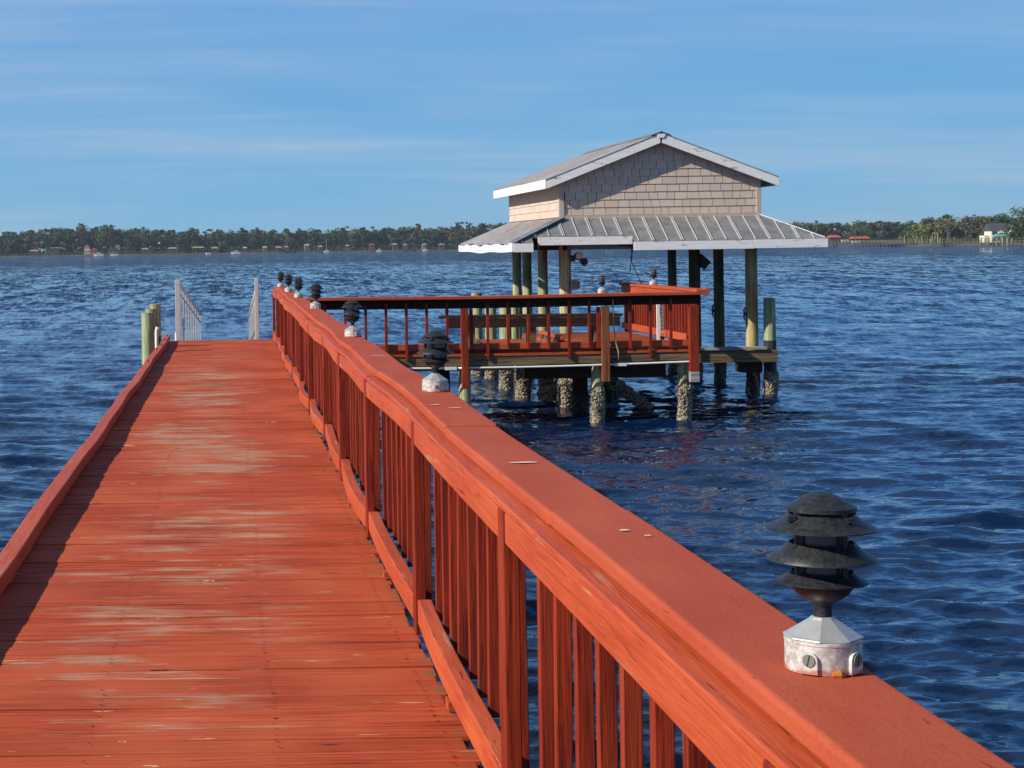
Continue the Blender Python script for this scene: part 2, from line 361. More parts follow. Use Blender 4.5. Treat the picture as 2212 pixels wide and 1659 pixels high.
# ------------------------------------------------------------------ water
def make_water():
    rng = np.random.default_rng(11)
    nx, ratio = 980, 1.0042
    ys = [2.0]
    while ys[-1] < 430: ys.append(ys[-1] * ratio)
    ys = np.array(ys); ts = np.linspace(-0.44, 0.72, nx)
    Yg, Tg = np.meshgrid(ys, ts, indexing='ij'); X = Tg * Yg; Y = Yg.copy()
    sp = np.maximum(Yg * (ratio - 1), Yg * (ts[1] - ts[0]))
    Z = np.zeros_like(X); DX = np.zeros_like(X); DY = np.zeros_like(X)
    nw = 110
    lam = np.exp(np.linspace(np.log(0.10), np.log(4.0), nw))
    for l in lam:
        k = 2 * np.pi / l
        th = math.radians(-104) + (rng.normal(0, 0.24) if rng.random() < .8 else rng.normal(0.5, 0.5))
        kx, ky = k * math.cos(th), k * math.sin(th)
        a = (0.064 if l < 0.5 else 0.064 * (0.5 / l) ** 0.95) / k * rng.uniform(0.6, 1.4)
        fade = np.clip(l / sp / 2.1 - 0.85, 0, 1) * np.clip((430 - Yg) / 150, 0, 1)
        pk = rng.uniform(0.12, 0.5, 2); pp = rng.uniform(0, 6.28, 2)
        patch = 0.75 + 0.45 * np.sin(X * pk[0] + pp[0]) * np.sin(Y * pk[1] * 1.4 + pp[1])
        phs = kx * X + ky * Y + rng.uniform(0, 6.28)
        A = a * fade * patch
        Z += A * np.cos(phs); s_ = A * 0.8 * np.sin(phs); DX -= s_ * math.cos(th); DY -= s_ * math.sin(th)
    X2 = X + DX; Y2 = Y + DY
    co = np.stack([X2, Y2, Z], -1).reshape(-1, 3)
    ny = len(ys); nv = nx * ny
    i = np.arange(ny - 1)[:, None] * nx + np.arange(nx - 1)[None, :]
    fc = np.stack([i, i + 1, i + nx + 1, i + nx], -1).reshape(-1, 4)
    Bg = 9000.0
    ext = np.array([(-Bg, -300, -.16), (Bg, -300, -.16), (Bg, Bg, -.16), (-Bg, Bg, -.16)], dtype=float)
    co = np.concatenate([co, ext]); fc = np.concatenate([fc, [[nv, nv + 1, nv + 2, nv + 3]]])
    me = bpy.data.meshes.new('water'); me.vertices.add(len(co)); me.vertices.foreach_set('co', co.ravel())
    me.loops.add(fc.size); me.loops.foreach_set('vertex_index', fc.ravel().astype(np.int32))
    me.polygons.add(len(fc)); me.polygons.foreach_set('loop_start', np.arange(0, fc.size, 4, dtype=np.int32))
    me.update(); me.validate(); me.shade_smooth()
    t = NT('river_water')
    def nz(vec, scale, detail, rough=.55):
        n = t.n.new('ShaderNodeTexNoise'); t.lk(vec, n.inputs['Vector']); n.inputs['Scale'].default_value = scale; n.inputs['Detail'].default_value = detail; n.inputs['Roughness'].default_value = rough
        m_ = t.n.new('ShaderNodeVectorMath'); m_.operation = 'SUBTRACT'; t.lk(n.outputs['Color'], m_.inputs[0]); m_.inputs[1].default_value = (.5, .5, .5); return m_.outputs[0]
    def vm(op, a_, b_):
        m_ = t.n.new('ShaderNodeVectorMath'); m_.operation = op
        for i_, q_ in enumerate((a_, b_)[:1 if op in ('NORMALIZE', 'ABSOLUTE') else 2]):
            if isinstance(q_, tuple): m_.inputs[i_].default_value = q_
            else: t.lk(q_, m_.inputs[i_])
        return m_.outputs[0]
    def sca(a_, f_):
        m_ = t.n.new('ShaderNodeVectorMath'); m_.operation = 'SCALE'; t.lk(a_, m_.inputs[0])
        if isinstance(f_, float): m_.inputs[3].default_value = f_
        else: t.lk(f_, m_.inputs[3])
        return m_.outputs[0]
    yy = t.sep()[1]
    far = t.ramp(t.math('DIVIDE', yy, 300.0), [(0.05, 0.0), (0.5, 1.0)])
    fine = nz(t.map((0.6, 1.7, 1), rot=(0, 0, R(-14))), 13.0, 3)
    mid = nz(t.map((1.3, 1.5, 1), rot=(0, 0, R(-10))), 1.5, 5, .65)
    slope = vm('ADD', vm('MULTIPLY', fine, (0.35, 0.75, 0)), sca(vm('ADD', vm('MULTIPLY', mid, (1.5, 0, 0)), vm('MULTIPLY', vm('ABSOLUTE', mid, (0, 0, 0)), (0, -2.6, 0))), far))
    gust = vm('ADD', nz(t.map((1.9, 0.34, 1), rot=(0, 0, R(5))), 1.0, 6, .8), sca(nz(t.map((0.40, 0.055, 1), rot=(0, 0, R(-9))), 1.0, 5, .8), 0.6))      # wind streaks far out
    slope = vm('ADD', slope, sca(vm('MULTIPLY', gust, (0, 4.2, 0)), far))
    geo = t.n.new('ShaderNodeNewGeometry')
    nrm = vm('NORMALIZE', vm('ADD', geo.outputs['Normal'], slope), (0, 0, 0))
    h2n = None
    t.fin((0.0012, 0.012, 0.045), 0.035, 0, nrm); t.b.inputs['IOR'].default_value = 1.48
    me.materials.append(t.m)
    o = bpy.data.objects.new('water', me); C.objects.link(o); tag(o, kind='structure')
make_water()

# ------------------------------------------------------------------ main pier
def wav(y, s=0.0):   # the old timber bows in and out a little
    return .9 * min(1, .15 + y / 16) * (0.011 * math.sin(y * 0.9 + s) + 0.007 * math.sin(y * 2.1 + 1.3 + s))
pier = thing('pier', 'long red painted wooden pier deck running out over the water', 'pier', (0, 0, 0))
PX0, PX1 = -1.17, 0.742
PITCH = 0.1445; Y0, Y1 = 1.5, 32.6
b = MB(); nb = MB()
n = int((Y1 - Y0) / PITCH)
for i in range(n):
    y = Y0 + i * PITCH; gap = random.choice((0.005, 0.007, 0.009, 0.012, 0.016)); b.cc = random.random()
    dz0, dz1 = random.uniform(-.004, .003), random.uniform(-.004, .003); dr = random.uniform(-.012, .02); sk = random.uniform(-.002, .002)
    za, zb = DK + dz0, DK + dz1; cup = random.uniform(-0.0015, 0.0015)
    xr = PX1 + dr; x0 = PX0 + random.uniform(-.01, .01)
    b.hexa([(x0, y, DK - .036), (xr, y, DK - .036), (xr, y + PITCH - gap, DK - .036), (x0, y + PITCH - gap, DK - .036),
            (x0, y + sk, za), (xr, y - sk, zb), (xr, y + PITCH - gap - sk, zb + cup), (x0, y + PITCH - gap + sk, za + cup)])
    if y < 20:
        for sx in (-0.497, 0.113, 0.66):
            for q in (0.035, 0.105):
                if random.random() < 0.12: continue
                xx = sx + random.uniform(-.007, .007) + 0.012 * math.sin(y * 1.3); yy = y + q + random.uniform(-.006, .006); r_ = random.uniform(.0035, .0065)
                nb.quad(*[(xx + r_ * 1.3 * math.cos(a * math.pi / 3), yy + r_ * math.sin(a * math.pi / 3), DK + .0045) for a in range(6)])
b.build('decking', M['plank'], pier, bevel=0.003)
tag(nb.build('nail_head', M['nail'], pier), kind='stuff')
for sx in (-1.11, -0.497, 0.113, 0.70):
    MB().box(sx - .02, sx + .02, Y0, Y1, DK - .24, DK - .037).build('stringer', M['old_y'], pier)
MB().box(PX0, PX1 + .02, Y1 - .04, Y1, DK - .23, DK - .039).build('end_board', M['red_x'], pier)
MB().box(-1.215, -1.175, Y0, Y1, DK - .22, DK - .03).build('side_board', M['old_y'], pier)
def pile_shape(x, y, r, top, crust=None, lean=(0, 0), n=14, square=False, seed=0, crust_r=1.22):
    """returns (wood MB, crust MB)"""
    rn = random.Random(seed + int(x * 100) + int(y * 31))
    w = MB(); zs = [-0.6, top * .2, top * .5, top * .75, top - .01, top]
    if not square:
        w.tube([(x + lean[0] * z, y + lean[1] * z, z) for z in zs], [r * 1.06, r * 1.05, r * 1.03, r, r * .99, r * .96], n)
    else:
        w.hexa([(x - r, y - r, -.6), (x + r, y - r, -.6), (x + r, y + r, -.6), (x - r, y + r, -.6), (x - r, y - r, top), (x + r, y - r, top), (x + r, y + r, top), (x - r, y + r, top)])
    k = None
    if crust:
        k = MB(); m = 26; st = int((crust + .5) / .022); base = 0
        for i in range(st + 1):
            z = -.5 + i * (crust + .5) / st
            f = 1.0 if i < st - 3 else (0.95 - 0.06 * (i - st + 3))
            for j in range(m):
                t_ = 2 * math.pi * j / m
                rr = r * (crust_r + rn.uniform(-.05, .15)) * f + 0.012 * math.sin(t_ * 3 + z * 9)
                if i >= st - 3 and rn.random() < .5: rr = r * .92
                k.v.append((x + rr * math.cos(t_), y + rr * math.sin(t_), z))
        for i in range(st):
            for j in range(m):
                j2 = (j + 1) % m; k.f.append((i * m + j, i * m + j2, (i + 1) * m + j2, (i + 1) * m + j)); k.c.append(.5)
    return w, k
def put_pile(name, parent, x, y, r, top, crust=0.5, mat='pile', crustmat='oyster', **kw):
    w, k = pile_shape(x, y, r, top, crust, **kw)
    p = w.build(name, M[mat], parent, smooth=not kw.get('square'), sharp=40)
    if k: k.build('oyster_crust', M[crustmat], p)
    return p
for y in (3.5, 8.0, 12.5, 17, 21.5, 26, 30.5):
    for x in (-1.05, 0.62):
        put_pile('pile', pier, x, y, .10, DK - .24, 0.42)
    MB().box(-1.2, .78, y - .16, y - .12, DK - .44, DK - .24).build('cross_beam', M['old_x'], pier)
# toe rail along the open side
def strip(mb, xa, xb, za, zb, y0, y1, step=0.4, sx=0.0, amp=1.0, zamp=0.0):
    ys = [y0 + (y1 - y0) * i / max(1, int((y1 - y0) / step)) for i in range(int((y1 - y0) / step) + 1)]
    base = len(mb.v)
    for y in ys:
        w = wav(y, sx) * amp; zq = zamp * math.sin(y * 1.7 + sx)
        for (x, z) in ((xa, za), (xb, za), (xb, zb), (xa, zb)): mb.v.append((x + w, y, z + zq))
    for i in range(len(ys) - 1):
        for k in range(4):
            k2 = (k + 1) % 4; mb.f.append((base + i * 4 + k, base + i * 4 + k2, base + i * 4 + 4 + k2, base + i * 4 + 4 + k)[::-1]); mb.c.append(mb.cc)
    mb.f.append((base, base + 1, base + 2, base + 3)); e = base + 4 * (len(ys) - 1); mb.f.append((e + 3, e + 2, e + 1, e)); mb.c += [mb.cc] * 2
    return mb
seg = [(1.5, 6.1), (6.106, 10.6), (10.606, 15.1), (15.106, 19.8), (19.806, 24.3), (24.306, 28.7), (28.706, 32.3)]
toe = None
for i, (a, c_) in enumerate(seg):
    mb = strip(MB(), -1.175, -1.082, DK + .030, DK + .112, a, c_, .3, 0.4, .75, .003)
    o = mb.build('toe_rail', M['red_y'], pier, bevel=.006)
    y = a + .25
    while y < c_:
        w = wav(y, .4)
        MB().box(-1.165 + w, -1.094 + w, y - .11, y + .11, DK + .003, DK + .029).build('spacer_block', M['red_y'], o); y += .85
for y in (24.5, 27.4, 30.2, 31.8):
    MB().lathe([(.012, 0), (.012, .018), (.026, .02), (.022, .035), (0, .04)], (-1.13, y, DK + .112), 8).build('bolt', M['red_y'], pier)

# ------------------------------------------------------------------ main handrail
rail = thing('pier_railing', 'long red wooden handrail with pickets and wide cap along the right side of the pier', 'railing', (0.78, 1.5, DK))
HZ = [-.001, -.004, .003, -.002, .004, .0, .005, -.003, .003, .0]
joints = [1.9, 4.55, 6.83, 9.9, 12.1, 15.15, 18.2, 21.3, 24.45, 27.5, 32.75]
for i in range(len(joints) - 1):
    a, c_ = joints[i] + .006, joints[i + 1] - .006
    hz = HZ[i]
    mb = strip(MB(), .788, .99, CAPZ - .040 + hz, CAPZ + hz, a, c_, .3, 0.2, 1.0, .006)
    o = mb.build('rail_cap', M['cap'], rail, bevel=.011); o.modifiers['bevel'].segments = 4
posts = [2.53 * k for k in range(1, 13)] + [32.6]
for i, y in enumerate(posts):
    w = wav(y, .9)
    MB().box(.738 + w, .782 + w, y - .05, y + .05, DK - (.0 if i % 2 else .0) + .002, CAPZ - .064).build('post', M['red_z'], rail, bevel=.003)
# top rail boards: upper one tucked under the cap, lower one on the face, spliced at posts
def mrail(name, xa, xb, za, zb, cuts, sx, amp, zamp=0.004):
    for a, c_ in zip(cuts[:-1], cuts[1:]):
        hz = random.uniform(-.004, .004)
        strip(MB(), xa + random.uniform(-.002, .002), xb, za + hz, zb + hz, a + .004, c_ - .004, .25, sx, amp, zamp).build(name, M['red_y'], rail, bevel=.004)
mrail('top_rail', .744, .83, CAPZ - .063, CAPZ - .041, [1.9, 5.9, 10.13, 14.2, 18.4, 22.8, 27.0, 32.6], .3, 1.0, .006)
_p = [1.9] + posts
for a, c_ in zip(_p[:-1], _p[1:]):
    hz = random.uniform(-.004, .004); o = random.uniform(-.003, .003)
    strip(MB(), .740 + o, .778 + o, CAPZ - .150 + hz, CAPZ - .066 + hz * .3, a + .052, c_ - .052, .25, .9, 1.0, .006).build('face_board', M['red_y'], rail, bevel=.004)
# kick boards run between posts and bow outwards
allp = [1.6] + posts
for a, c_ in zip(allp[:-1], allp[1:]):
    m = 10; mb = MB(); base = 0; bow = random.uniform(.014, .038); hz = random.uniform(-.008, .004); th = .058
    for i in range(m + 1):
        s_ = i / m; y = a + .052 + (c_ - a - .104) * s_; x = .735 - bow * math.sin(math.pi * s_) + wav(y, .9) + .012 * (s_ if random.random() < 2 else 0)
        for (dx, z) in ((0, DK + .045), (th, DK + .045), (th, DK + .146), (0, DK + .146)): mb.v.append((x + dx, y, z + hz))
    for i in range(m):
        for k in range(4):
            k2 = (k + 1) % 4; mb.f.append((i * 4 + k, i * 4 + k2, i * 4 + 4 + k2, i * 4 + 4 + k)[::-1]); mb.c.append(.5)
    mb.f += [(0, 1, 2, 3), (m * 4 + 3, m * 4 + 2, m * 4 + 1, m * 4)]; mb.c += [.5, .5]
    kb = mb.build('kick_board', M['red_y'], rail, bevel=.005)
    for f in (.5,):
        y = a + (c_ - a) * f; x = .735 - bow * math.sin(math.pi * f)
        MB().box(x + .006, x + .045, y - .045, y + .045, DK + .003, DK + .035).build('spacer_block', M['red_y'], kb)
pk = []
for a, c_ in zip([-.0 + 0.0] + posts[:-1], posts):
    for k in range(1, 10):
        y = a + (c_ - a) * k / 10
        if y > 2.0: pk.append(y + random.uniform(-.008, .008))
far_mb = MB()
for i, y in enumerate(pk):
    w = wav(y, .5); lean = random.uniform(-.006, .006); ll = random.uniform(-.01, .01); tw = random.uniform(-.0015, .0015)
    x0, x1 = .802 + w, .842 + w; zb = DK + .095 + random.uniform(-.012, .012); zt = CAPZ - .066
    P = [(x0 + lean, y - .02 + ll, zb), (x1 + lean, y - .02 + ll, zb), (x1 + lean, y + .02 + ll, zb), (x0 + lean, y + .02 + ll, zb), (x0 - tw, y - .02, zt), (x1, y - .02, zt), (x1, y + .02, zt), (x0, y + .02, zt)]
    if i < 97: MB().hexa(P).build('picket', M['red_z'], rail, bevel=.0025)
    else: far_mb.hexa(P)
tag(far_mb.build('picket', M['red_z'], rail), kind='stuff')
# scraped bare marks on the cap
rs = random.Random(3)
def hzat_(y):
    for i in range(len(HZ)):
        if y < joints[i + 1]: return HZ[i]
def pts_y(y, ly, q, t_): return y + ly * q * math.sin(t_)
for (x, y, lx, ly) in ((.894, 5.63, .055, .016), (.90, 7.45, .03, .008), (.84, 7.6, .026, .010), (.90, 4.2, .012, .008), (.935, 4.12, .01, .006), (.93, 13.9, .05, .014), (.90, 11.2, .05, .01)):
    mb = MB(); pts = []
    for a in range(16):
        t_ = a / 16 * 6.283; q = rs.uniform(.6, 1.15); pts.append((x + lx * q * math.cos(t_) + wav(y, .2), y + ly * q * math.sin(t_), CAPZ + .006 * math.sin(pts_y(y, ly, q, t_) * 1.7 + .2) + hzat_(y) + .0040))
    mb.quad(*pts); mb.build('paint_scrape', M['scrape'], rail)

# ------------------------------------------------------------------ lamps
def lamp(loc, label, shades=True, lean=(0, 0), rz=0.0, group=None, sc=1.0):
    t = thing('rail_lamp', label, 'lamp', loc, group, (lean[0], lean[1], rz)); t.scale = (sc, sc, sc)
    bm = MB().lathe([(.0585, 0), (.0585, .044), (.0595, .045), (.0595, .050), (.0, .050)], n=36)
    bx = bm.build('junction_box', M['box'], t, smooth=True, sharp=35, local=True)
    ld = MB().lathe([(.061, .0502), (.061, .053), (.0565, .055), (.021, .078), (.017, .082), (0, .083)], n=8)
    ld.build('box_lid', M['lid'], t, bevel=.002, local=True)
    for ang in (R(-128), R(-55), R(80)):
        pb = MB(); ca, sa = math.cos(ang), math.sin(ang); r0 = .0565
        def on(u_, z, r=r0):   # local frame on the box wall
            return (ca * r - sa * u_, sa * r + ca * u_, z)
        arch = [(-.0135, .002), (.0135, .002), (.0135, .024)] + [(.0135 * math.cos(a), .024 + .012 * math.sin(a)) for a in (R(30), R(60), R(90), R(120), R(150))] + [(-.0135, .024)]
        m = len(arch); pb.v = [on(u_, z, .055) for u_, z in arch] + [on(u_, z, .0625) for u_, z in arch]
        pb.f = [tuple(range(m, 2 * m))] + [(i, (i + 1) % m, m + (i + 1) % m, m + i) for i in range(m)]; pb.c = [.5] * (m + 1)
        bs = pb.build('plug_boss', M['box'], bx, local=True)
        dc = MB(); m = 14; dc.v = [on(.0098 * math.cos(6.283 * k / m), .023 + .0098 * math.sin(6.283 * k / m), .063) for k in range(m)] + [on(.0098 * math.cos(6.283 * k / m), .023 + .0098 * math.sin(6.283 * k / m), .0645) for k in range(m)]
        dc.f = [tuple(range(m, 2 * m))] + [(k, (k + 1) % m, m + (k + 1) % m, m + k) for k in range(m)]; dc.c = [.5] * (m + 1)
        pl = dc.build('plug', M['plug'], bx, local=True)
        sl = MB(); sl.quad(on(-.0009 - .002, .0145, .0649), on(.0009 - .002, .0145, .0649), on(.0009 + .002, .0315, .0649), on(-.0009 + .002, .0315, .0649)); sl.build('slot', M['black'], bx, local=True)
    rst = MB(); rst.tube([(-.006, -.060, .003), (.006, -.061, .004), (.014, -.059, .003)], [.004, .007, .004], 8); rst.build('rust_blob', M['rust'], bx, local=True)
    MB().lathe([(.0145, .078), (.0135, .100), (.018, .105), (.031, .111), (.041, .119), (.0475, .129), (.049, .139), (0.0, .140)], n=24).build('stem_and_bowl', M['lamp'], t, smooth=True, sharp=50, local=True)
    if shades:
        MB().lathe([(.040, .135), (.041, .235), (0, .236)], n=24).build('glass', M['glass'], t, smooth=True, sharp=50, local=True)
        for (ro, zo, ri, zi) in ((.070, .138, .047, .153), (.0845, .173, .050, .198), (.0845, .221, .050, .243)):
            MB().lathe([(ri, zi), (ri * .55 + ro * .45, zi * .45 + zo * .55), (ro, zo), (ro, zo - .002), (ri * .55 + ro * .45 - .002, zi * .45 + zo * .55 - .004), (ri - .003, zi - .003)], n=36, close=True).build('shade_ring', M['lamp'], t, smooth=True, sharp=60, local=True)
        MB().lathe([(.046, .2475), (.0535, .248), (.0535, .254), (.0505, .2555), (.040, .2625), (.027, .270), (.014, .2755), (.006, .277), (0, .277)], n=36).build('dome_top', M['lamp'], t, smooth=True, sharp=50, local=True)
        for a in range(4):
            an = R(25 + 90 * a); x, y = .049 * math.cos(an), .049 * math.sin(an)
            MB().box(x - .004, x + .004, y - .004, y + .004, .138, .250).build('spacer_bar', M['lamp'], t, local=True)
            MB().box(x * 1.25 - .006, x * 1.25 + .006, y * 1.25 - .006, y * 1.25 + .006, .236, .243).build('bracket_tab', M['lamp'], t, local=True)
    else:
        MB().lathe([(.030, .141), (.036, .150), (.040, .180), (.040, .215), (.034, .234), (.020, .246), (0, .250)], n=24).build('glass', M['glass'], t, smooth=True, sharp=70, local=True)
        for zq in (.150, .185, .218):
            MB().lathe([(.039, zq), (.043, zq + .003), (.043, zq + .008), (.039, zq + .010)], n=24, close=True).build('guard_ring', M['lamp'], t, smooth=True, local=True)
    return t
G = 'lamps along the handrail'
def hzat(y):
    for i in range(len(HZ)):
        if y < joints[i + 1]: return HZ[i]
    return 0
def capz(y): return hzat(y) + CAPZ + .006 * math.sin(y * 1.7 + .2) + .001
LP = [(2.87, .918, 'big nearest black tiered lamp on pale round junction box, on red rail cap', (.0, .0), .0),
      (8.3, .912, 'second nearest black tiered lamp on the red cap, before the platform posts', (0.02, .01), .7),
      (13.75, .915, 'black tiered lamp third along the main rail, rings seen against blue water', (-.02, 0.02), 1.2),
      (20.05, .93, 'black tiered lamp on the main rail just before the side railing joins', (.05, .05), 0),
      (25.0, .93, 'black lamp just past where the side railing meets the main rail', (-.03, .03), .5),
      (28.6, .895, 'small black lamp second from the far end of the main rail', (.03, -.02), .9),
      (32.2, .88, 'farthest lamp at the seaward end of the main rail', (0, .03), .3)]
for (y, x, lb, ln, rz) in LP: lamp((x + wav(y, .2), y, capz(y)), lb, True, ln, rz, G, 1.0)

# ------------------------------------------------------------------ side platform
PF = 24.5; PD = HC - 1.385; PCAP = HC - .652
plat = thing('platform', 'raised wooden side platform on oyster covered piles beside the boathouse', 'platform', (3.6, PF, 0))
def planks(name, x0, x1, y0, y1, z, parent, mat='plank2'):
    mb = MB(); y = y0
    while y < y1 - .01:
        ye = min(y + .14, y1); mb.cc = random.random(); d = random.uniform(-.003, .003)
        mb.box(x0 + random.uniform(-.01, .01), x1 + random.uniform(-.01, .01), y, ye - .004, z - .038 + d, z + d); y += .1445
    return mb.build(name, M[mat], parent)
mb = MB(); x = .98
while x < 6.22:      # planks of the walkway run front to back
    mb.cc = random.random(); d = random.uniform(-.003, .003)
    mb.box(x, x + .138, PF + .02 + random.uniform(-.012, .012), PF + 1.25, PD - .038 + d, PD + d); x += .1435
mb.build('decking', M['plank2'], plat)
planks('decking', 4.60, 6.25, PF + 1.26, 29.0, PD, plat)
planks('decking', 3.55, 4.585, 26.6, 28.2, PD - .05, plat, 'plank2')
def sag(x): return -.045 * math.sin(max(0, min(1, (x - .9) / 5.4)) * math.pi) * 0.8 - .02 * (1 - (x - .98) / 5.2)
def hstrip(mb, x0, x1, y0, y1, z0, z1, step=.3, s=1.0):
    m = max(1, int((x1 - x0) / step)); base = len(mb.v)
    for i in range(m + 1):
        x = x0 + (x1 - x0) * i / m; q = sag(x) * s
        for (y, z) in ((y0, z0), (y1, z0), (y1, z1), (y0, z1)): mb.v.append((x, y, z + q))
    for i in range(m):
        for k in range(4):
            k2 = (k + 1) % 4; mb.f.append((base + i * 4 + k, base + i * 4 + k2, base + i * 4 + 4 + k2, base + i * 4 + 4 + k)); mb.c.append(.5)
    e = base + 4 * m; mb.f += [(base + 3, base + 2, base + 1, base), (e, e + 1, e + 2, e + 3)]; mb.c += [.5, .5]
    return mb
hstrip(MB(), .95, 6.2, PF - .022, PF + .018, PD - .17, PD - .042).build('rim_joist', M['old_x'], plat, bevel=.004)
hstrip(MB(), 1.0, 6.2, PF - .036, PF - .024, PD - .060, PD - .025, s=.5).build('deck_edge_trim', M['red_x'], plat)
for a, c_ in ((.98, 2.82), (3.02, 5.15), (5.22, 6.16)):
    mb = MB(); m = 12
    pts = [(a + (c_ - a) * i / m, PF - .05, PD - .193 + sag(a + (c_ - a) * i / m)) for i in range(m + 1)]
    mb.tube(pts, .014, 8).build('conduit_pipe', M['pvc'], plat, smooth=True)
for xx in (2.92, 5.19): MB().box(xx - .08, xx + .08, PF - .075, PF - .03, PD - .215 + sag(xx), PD - .175 + sag(xx)).build('conduit_box', M['pvc'], plat)
MB().box(1.0, 6.2, PF + 1.2, PF + 1.24, PD - .19, PD - .04).build('rear_joist', M['old_x'], plat)
for x in (4.62, 5.4, 6.2): MB().box(x - .02, x + .02, PF + 1.3, 29.0, PD - .19, PD - .04).build('stringer', M['old_y'], plat)
for x in (3.57, 4.5): MB().box(x - .02, x + .02, 26.6, 28.2, PD - .24, PD - .09).build('stringer', M['old_y'], plat)
for (x, y) in ((3.16, 26.7), (4.97, 24.9), (6.0, 27.0), (5.0, 28.6)):
    MB().box(x - 1.0, x + .9 if x < 5.5 else x + .25, y - .14, y - .10, PD - .42, PD - .19).build('cross_beam', M['dark_x'], plat)
# piles of the platform: X, Y, radius, crust height, wood
pl = [(3.13, 24.66, .080, .20, 'pile', .62), (4.92, 24.66, .080, .50, 'pile', .62), (6.09, 24.66, .080, .54, 'pile', .72),
      (2.98, 25.9, .10, .2, 'dark_x', .6), (4.98, 26.2, .105, .3, 'dark_x', .6), (5.62, 27.2, .10, .45, 'dark_x', .6), (5.15, 28.6, .10, .45, 'dark_x', .6),  # piles under the deck: their shade is put into dark wood and crust
      (4.90, 26.9, .105, .56, 'pile', .7), (4.75, 27.75, .10, .62, 'pile', .7)]
for i, (x, y, r, cr_, mt, tp) in enumerate(pl):
    put_pile('pile', plat, x, y, r, PD - .2, cr_, mt, 'crust_dark' if mt == 'dark_x' else 'oyster', seed=i, crust_r=1.12)
# crusted cross braces
def crusty(a, b, r, name, mat, parent):
    rn = random.Random(5); a = Vector(a); b_ = Vector(b); d = (b_ - a); n = int(d.length / .03); d.normalize(); s1 = d.cross(Vector((0, 1, 0))).normalized(); s2 = d.cross(s1)
    mb = MB(); m = 14
    for i in range(n + 1):
        p = a + (b_ - a) * i / n
        for j in range(m):
            t_ = 6.283 * j / m; rr = r * rn.uniform(.75, 1.3); q = p + s1 * rr * math.cos(t_) + s2 * rr * .7 * math.sin(t_); mb.v.append(tuple(q))
    for i in range(n):
        for j in range(m):
            j2 = (j + 1) % m; mb.f.append((i * m + j, i * m + j2, (i + 1) * m + j2, (i + 1) * m + j)); mb.c.append(.5)
    return mb.build(name, mat, parent)
crusty((5.12, 26.5, .66), (5.98, 26.15, .0), .085, 'brace', M['oyster'], plat)
crusty((4.62, 27.4, .12), (5.10, 26.6, .52), .08, 'brace', M['oyster'], plat)
tr = strip(MB(), 4.60, 4.66, PD + .065, PD + .115, PF + 1.0, 27.4, .4, 0, .5).build('toe_rail', M['red_y'], plat, bevel=.004)
for y in (25.7, 26.3, 26.9, 27.3): MB().box(4.607, 4.653, y - .09, y + .09, PD + .003, PD + .063).build('spacer_block', M['old_y'], tr)
tr = strip(MB(), 3.56, 3.62, PD - .04, PD + .02, 26.6, 28.2, .4, 0, .5).build('toe_rail', M['old_y'], plat, bevel=.004)

# front railing of the platform
fr = thing('platform_railing', 'low red railing with thin pickets across the near side of the platform', 'railing', (1.0, PF, PD))
def cz(x): return PCAP - .012 * (6.3 - x) / 5.3 + .006 * math.sin(x * 1.4)
def cstrip(mb, x0, x1, y0, y1, z0, z1):
    m = max(2, int((x1 - x0) / .3))
    for i in range(m + 1):
        x = x0 + (x1 - x0) * i / m
        for (y, z) in ((y0, z0), (y1, z0), (y1, z1), (y0, z1)): mb.v.append((x, y, z + cz(x)))
    for i in range(m):
        for k in range(4):
            k2 = (k + 1) % 4; mb.f.append((i * 4 + k, i * 4 + k2, i * 4 + 4 + k2, i * 4 + 4 + k)); mb.c.append(.5)
    e = 4 * m; mb.f += [(3, 2, 1, 0), (e, e + 1, e + 2, e + 3)]; mb.c += [.5, .5]
    return mb
cstrip(MB(), .992, 3.7, PF - .165, PF + .06, -.038, 0).build('rail_cap', M['cap'], fr, bevel=.004)
cstrip(MB(), 3.704, 6.37, PF - .165, PF + .06, -.040, 0).build('rail_cap', M['cap'], fr, bevel=.004)
cstrip(MB(), .96, 6.28, PF - .018, PF + .02, -.165, -.042).build('top_rail', M['dark_x'], fr, bevel=.003)
for a, c_ in ((.97, 3.05), (3.2, 4.93), (5.08, 6.16)):
    hstrip(MB(), a, c_, PF - .01, PF + .03, PD + .02, PD + .10, s=.4).build('kick_board', M['red_x'], fr, bevel=.004)
for (x, zb, w_, mt) in ((3.11, .48, .046, 'red_z'), (4.99, .54, .050, 'brown_z'), (6.17, .66, .060, 'red_z')):
    MB().box(x - w_, x + w_, PF - .115, PF - .024, HC - 2.37 + zb, PCAP - .175).build('post', M[mt], fr, bevel=.004)
MB().box(6.11, 6.23, PF - .117, PF - .022, .52, .658).build('post_foot', M['grey_x'], fr)
for x in (3.205, 4.905): MB().box(x - .022, x + .022, PF - .06, PF - .02, PD - .0, PCAP - .18).build('post', M['red_z'], fr)
x = 1.25; i = 0
while x < 6.1:
    if min(abs(x - p) for p in (3.11, 4.99, 6.17)) > .12:
        zb = PD + .0 + random.uniform(-.01, .02) if i % 4 else PD - .13
        MB().box(x - .018, x + .018, PF - .058, PF - .020, zb, cz(x) - .089).build('picket', M['red_z'], fr, bevel=.002)
    x += .272; i += 1
o = MB().tube([(5.10, PF - .06, PCAP - .08), (5.10, PF - .07, PCAP - .4), (5.13, PF - .08, PD + .06), (5.16, PF - .08, PD - .05), (5.165, PF - .07, PD - .16)], .009, 6).build('hanging_hose', M['rope'], None, smooth=True)
tag(o, 'tan cord hanging down the middle post of the platform railing', 'cord')
